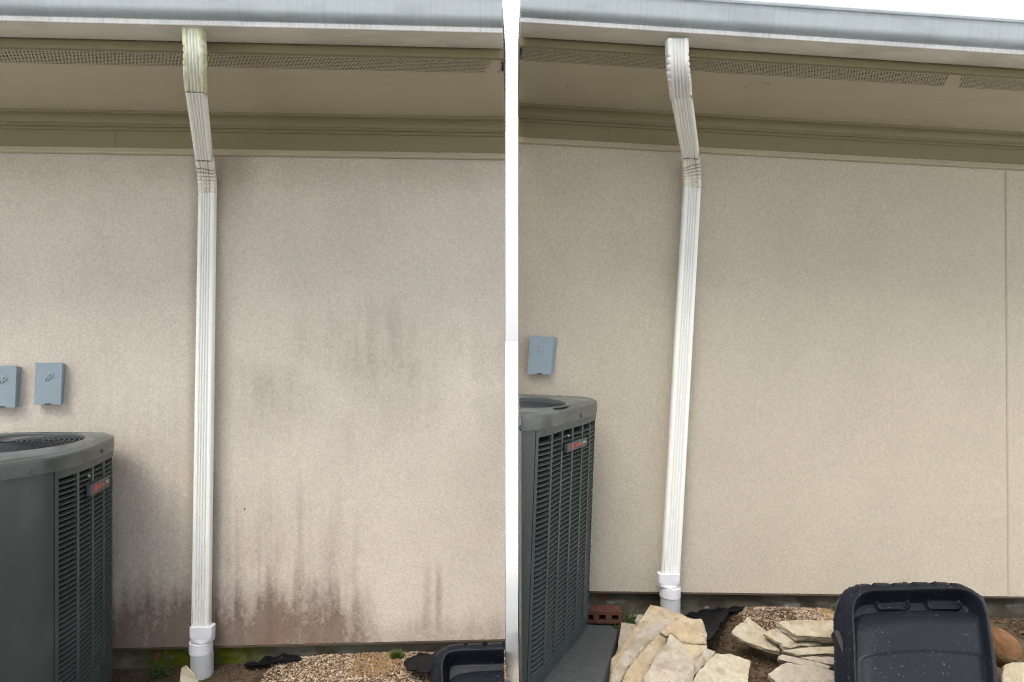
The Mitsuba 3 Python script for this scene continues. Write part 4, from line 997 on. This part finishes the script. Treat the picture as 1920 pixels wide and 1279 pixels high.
def tuft(bay, px, py, q, n, hgt, spread, label, leafy=False, key='grass_tuft', cat='grass'):
    c = bay.on_wall(px, py, q); c[2] = float(bed_z(bay, c[0], q))
    V, f, V2, f2 = [], [], [], []
    for i in range(n):
        a, r = rng.random() * 6.28, spread * math.sqrt(rng.random())
        b = c + [math.cos(a) * r, math.sin(a) * r * 0.6, 0]; lean = rng.normal(0, 0.45, 2)
        h = hgt * rng.uniform(0.5, 1.1)
        if leafy:
            p = b + [lean[0] * h * 0.6, abs(lean[1]) * h * 0.4, h * rng.uniform(0.15, 1)]
            L, w = rng.uniform(0.008, 0.016), rng.uniform(0.005, 0.009); t = rng.random() * 6.28
            d = np.array([math.cos(t), math.sin(t), rng.normal(0, 0.5)]); d /= np.linalg.norm(d); e = np.cross(d, rng.normal(0, 1, 3)); e /= np.linalg.norm(e)
            nn = np.cross(d, e) * w * 0.3
            v = [p - d * L / 2, p - d * L * 0.1 + e * w / 2 + nn, p + d * L / 2, p - d * L * 0.1 - e * w / 2 + nn, p]
            tri = [[0, 1, 4], [1, 2, 4], [2, 3, 4], [3, 0, 4]]
        else:
            w = 0.0016; m_ = b + [lean[0] * h * 0.35, lean[1] * h * 0.3, h * 0.6]; t = b + [lean[0] * h, lean[1] * h * 0.8, h * (1 - 0.3 * abs(lean[0]))]
            e = np.array([math.cos(a), math.sin(a), 0]) * w
            v = [b - e, b + e, m_ + e * 0.8, m_ - e * 0.8, t]; tri = [[0, 1, 2], [0, 2, 3], [3, 2, 4]]
        A_, B_ = (V, f) if i % 2 else (V2, f2)
        k = len(A_); A_ += v; B_ += (np.array(tri) + k).tolist()
    d = thing(key, label, cat)
    add(d + ('__leaves' if leafy else '__blades'), TM(bay.W(np.array(V)), f), 'm_leaf0'); add(d + ('__leaves' if leafy else '__blades'), TM(bay.W(np.array(V2)), f2), 'm_leaf1' if leafy else 'm_leaf2')
tuft(B1, 744, 1236, 0.05, 260, 0.045, 0.030, 'bright green grass tuft in the gravel left of the half hidden bin')
tuft(B1, 300, 1245, 0.05, 300, 0.060, 0.036, 'small leafy weed on the mossy foundation foot left of the first drain pipe', True, 'weed', 'weed')
tuft(B2, 1183, 1158, 0.06, 420, 0.085, 0.058, 'bushy green weed between the brick and the stone heap', True, 'weed', 'weed')
tuft(B2, 1440, 1172, 0.36, 240, 0.035, 0.050, 'low green moss like weed above the long pale slab', True, 'weed', 'weed')
tuft(B2, 1352, 1215, 0.62, 260, 0.030, 0.040, 'low green weed right of the stone heap on brown litter', True, 'weed', 'weed')
tuft(B2, 1458, 1225, 0.72, 260, 0.045, 0.034, 'green grass tuft left of the thin grey slabs', False)
tuft(B2, 1571, 1150, 0.03, 200, 0.06, 0.02, 'thin grass tuft against the foundation by the bin left side', False)
tuft(B2, 1140, 1164, 0.07, 200, 0.04, 0.09, 'sparse creeping weed in front of the brick', True, 'weed', 'weed')
# dry reddish leaf on the first foundation
def leaf(bay, px, py, q, L, w, tilt, key, label):
    c = bay.on_wall(px, py, q); V = []
    for i in range(9):
        t = i / 8; ww = w * (0.45 + 0.75 * rng.random()) * math.sin(math.pi * min(1, t * 0.95 + 0.03)) ** 0.7
        for x, cz in ((-1, 0.004), (0, 0), (1, 0.004)):
            V.append(c + [math.sin(tilt) * (t - .5) * L + x * ww * math.cos(tilt), 0.004 + cz + 0.004 * math.sin(t * 6), math.cos(tilt) * (t - .5) * L - x * ww * math.sin(tilt)])
    add(key, TM(bay.W(np.array(V)), quadgrid(9, 3)), 'm_brick', smooth=True); tag(key, label, 'leaf')
leaf(B1, 296, 1229, -0.02, 0.062, 0.014, 0.5, 'dry_leaf', 'dry red brown leaf stuck above the weed left of the first drain pipe')

# brick with three core holes lying on its side at the foundation
import manifold3d as m3d
bk = m3d.Manifold.cube([0.205, 0.085, 0.062], True)
for x in (-0.066, 0.0, 0.066): bk -= m3d.Manifold.cube([0.036, 0.2, 0.032], True).translate([x, 0, -0.003])
bm = bk.to_mesh(); bv = bm.vert_properties[:, :3]
c = B2.on_wall(1127, 1152, 0.045)
add('brick', TM(B2.W(bv + [c[0], 0.045, c[2]]), bm.tri_verts), 'm_brick'); tag('brick', 'dark red brick with core holes lying behind the equipment slab', 'brick')

# black landscape fabric, rumpled
def fabric(bay, px_poly, label, q_of, seed):
    pts = []
    for px, py, q in px_poly: pts.append(bay.on_wall(px, py, q))
    P = np.array(pts); poly = Polygon(P[:, :2]); x0, y0, x1, y1 = poly.bounds
    ring = np.array(poly.exterior.segmentize(0.012).coords)[:-1]
    gx, gy = np.meshgrid(np.arange(x0, x1, 0.011), np.arange(y0, y1, 0.011)); G = np.column_stack([gx.ravel(), gy.ravel()])
    G = G[shapely.contains(poly.buffer(-0.004), shapely.points(G))]; A_ = np.vstack([ring, G])
    tri = Delaunay(A_).simplices; tri = tri[shapely.contains(poly, shapely.points(A_[tri].mean(1)))]
    from scipy.interpolate import griddata, NearestNDInterpolator
    z = griddata(P[:, :2], P[:, 2], A_, 'linear'); zn = NearestNDInterpolator(P[:, :2], P[:, 2])(A_); z = np.where(np.isnan(z), zn, z)
    z = np.maximum(z, bed_z(bay, A_[:, 0], A_[:, 1]) + 0.006) + (meshkit.fbm(np.column_stack([A_[:, 0] * 25, A_[:, 1] * 9, np.full(len(A_), seed)])) - 0.35) * 0.055
    V = np.column_stack([A_, z]); V2 = V - [0, 0, 0.003]; n = len(V)
    kx = add('landscape_fabric', TM(bay.W(np.vstack([V, V2])), np.vstack([tri, tri[:, ::-1] + n])), 'm_fabric', smooth=50); tag(kx, label, 'landscape fabric')
fabric(B2, [(1262, 1170, 0.00), (1300, 1153, 0.0), (1335, 1144, 0.0), (1368, 1141, 0.0), (1396, 1140, 0.0), (1390, 1146, 0.04), (1372, 1148, 0.10), (1356, 1168, 0.26), (1345, 1184, 0.40), (1332, 1206, 0.62), (1318, 1212, 0.66), (1290, 1200, 0.5), (1270, 1185, 0.25)], 'rumpled black landscape fabric right of the stone heap', 0, 3)
fabric(B1, [(455, 1249, 0.05), (480, 1243, 0.02), (520, 1240, 0.0), (560, 1237, 0.0), (565, 1241, 0.03), (525, 1247, 0.06), (490, 1253, 0.11), (470, 1256, 0.12)], 'edge of black landscape fabric at the left end of the gravel', 0, 5)
fabric(B1, [(757, 1243, 0.10), (763, 1235, 0.10), (780, 1229, 0.10), (805, 1226, 0.10), (830, 1222, 0.12), (830, 1250, 0.30), (800, 1262, 0.32), (765, 1262, 0.28)], 'crumpled black fabric poking out left of the half hidden bin', 0, 6)
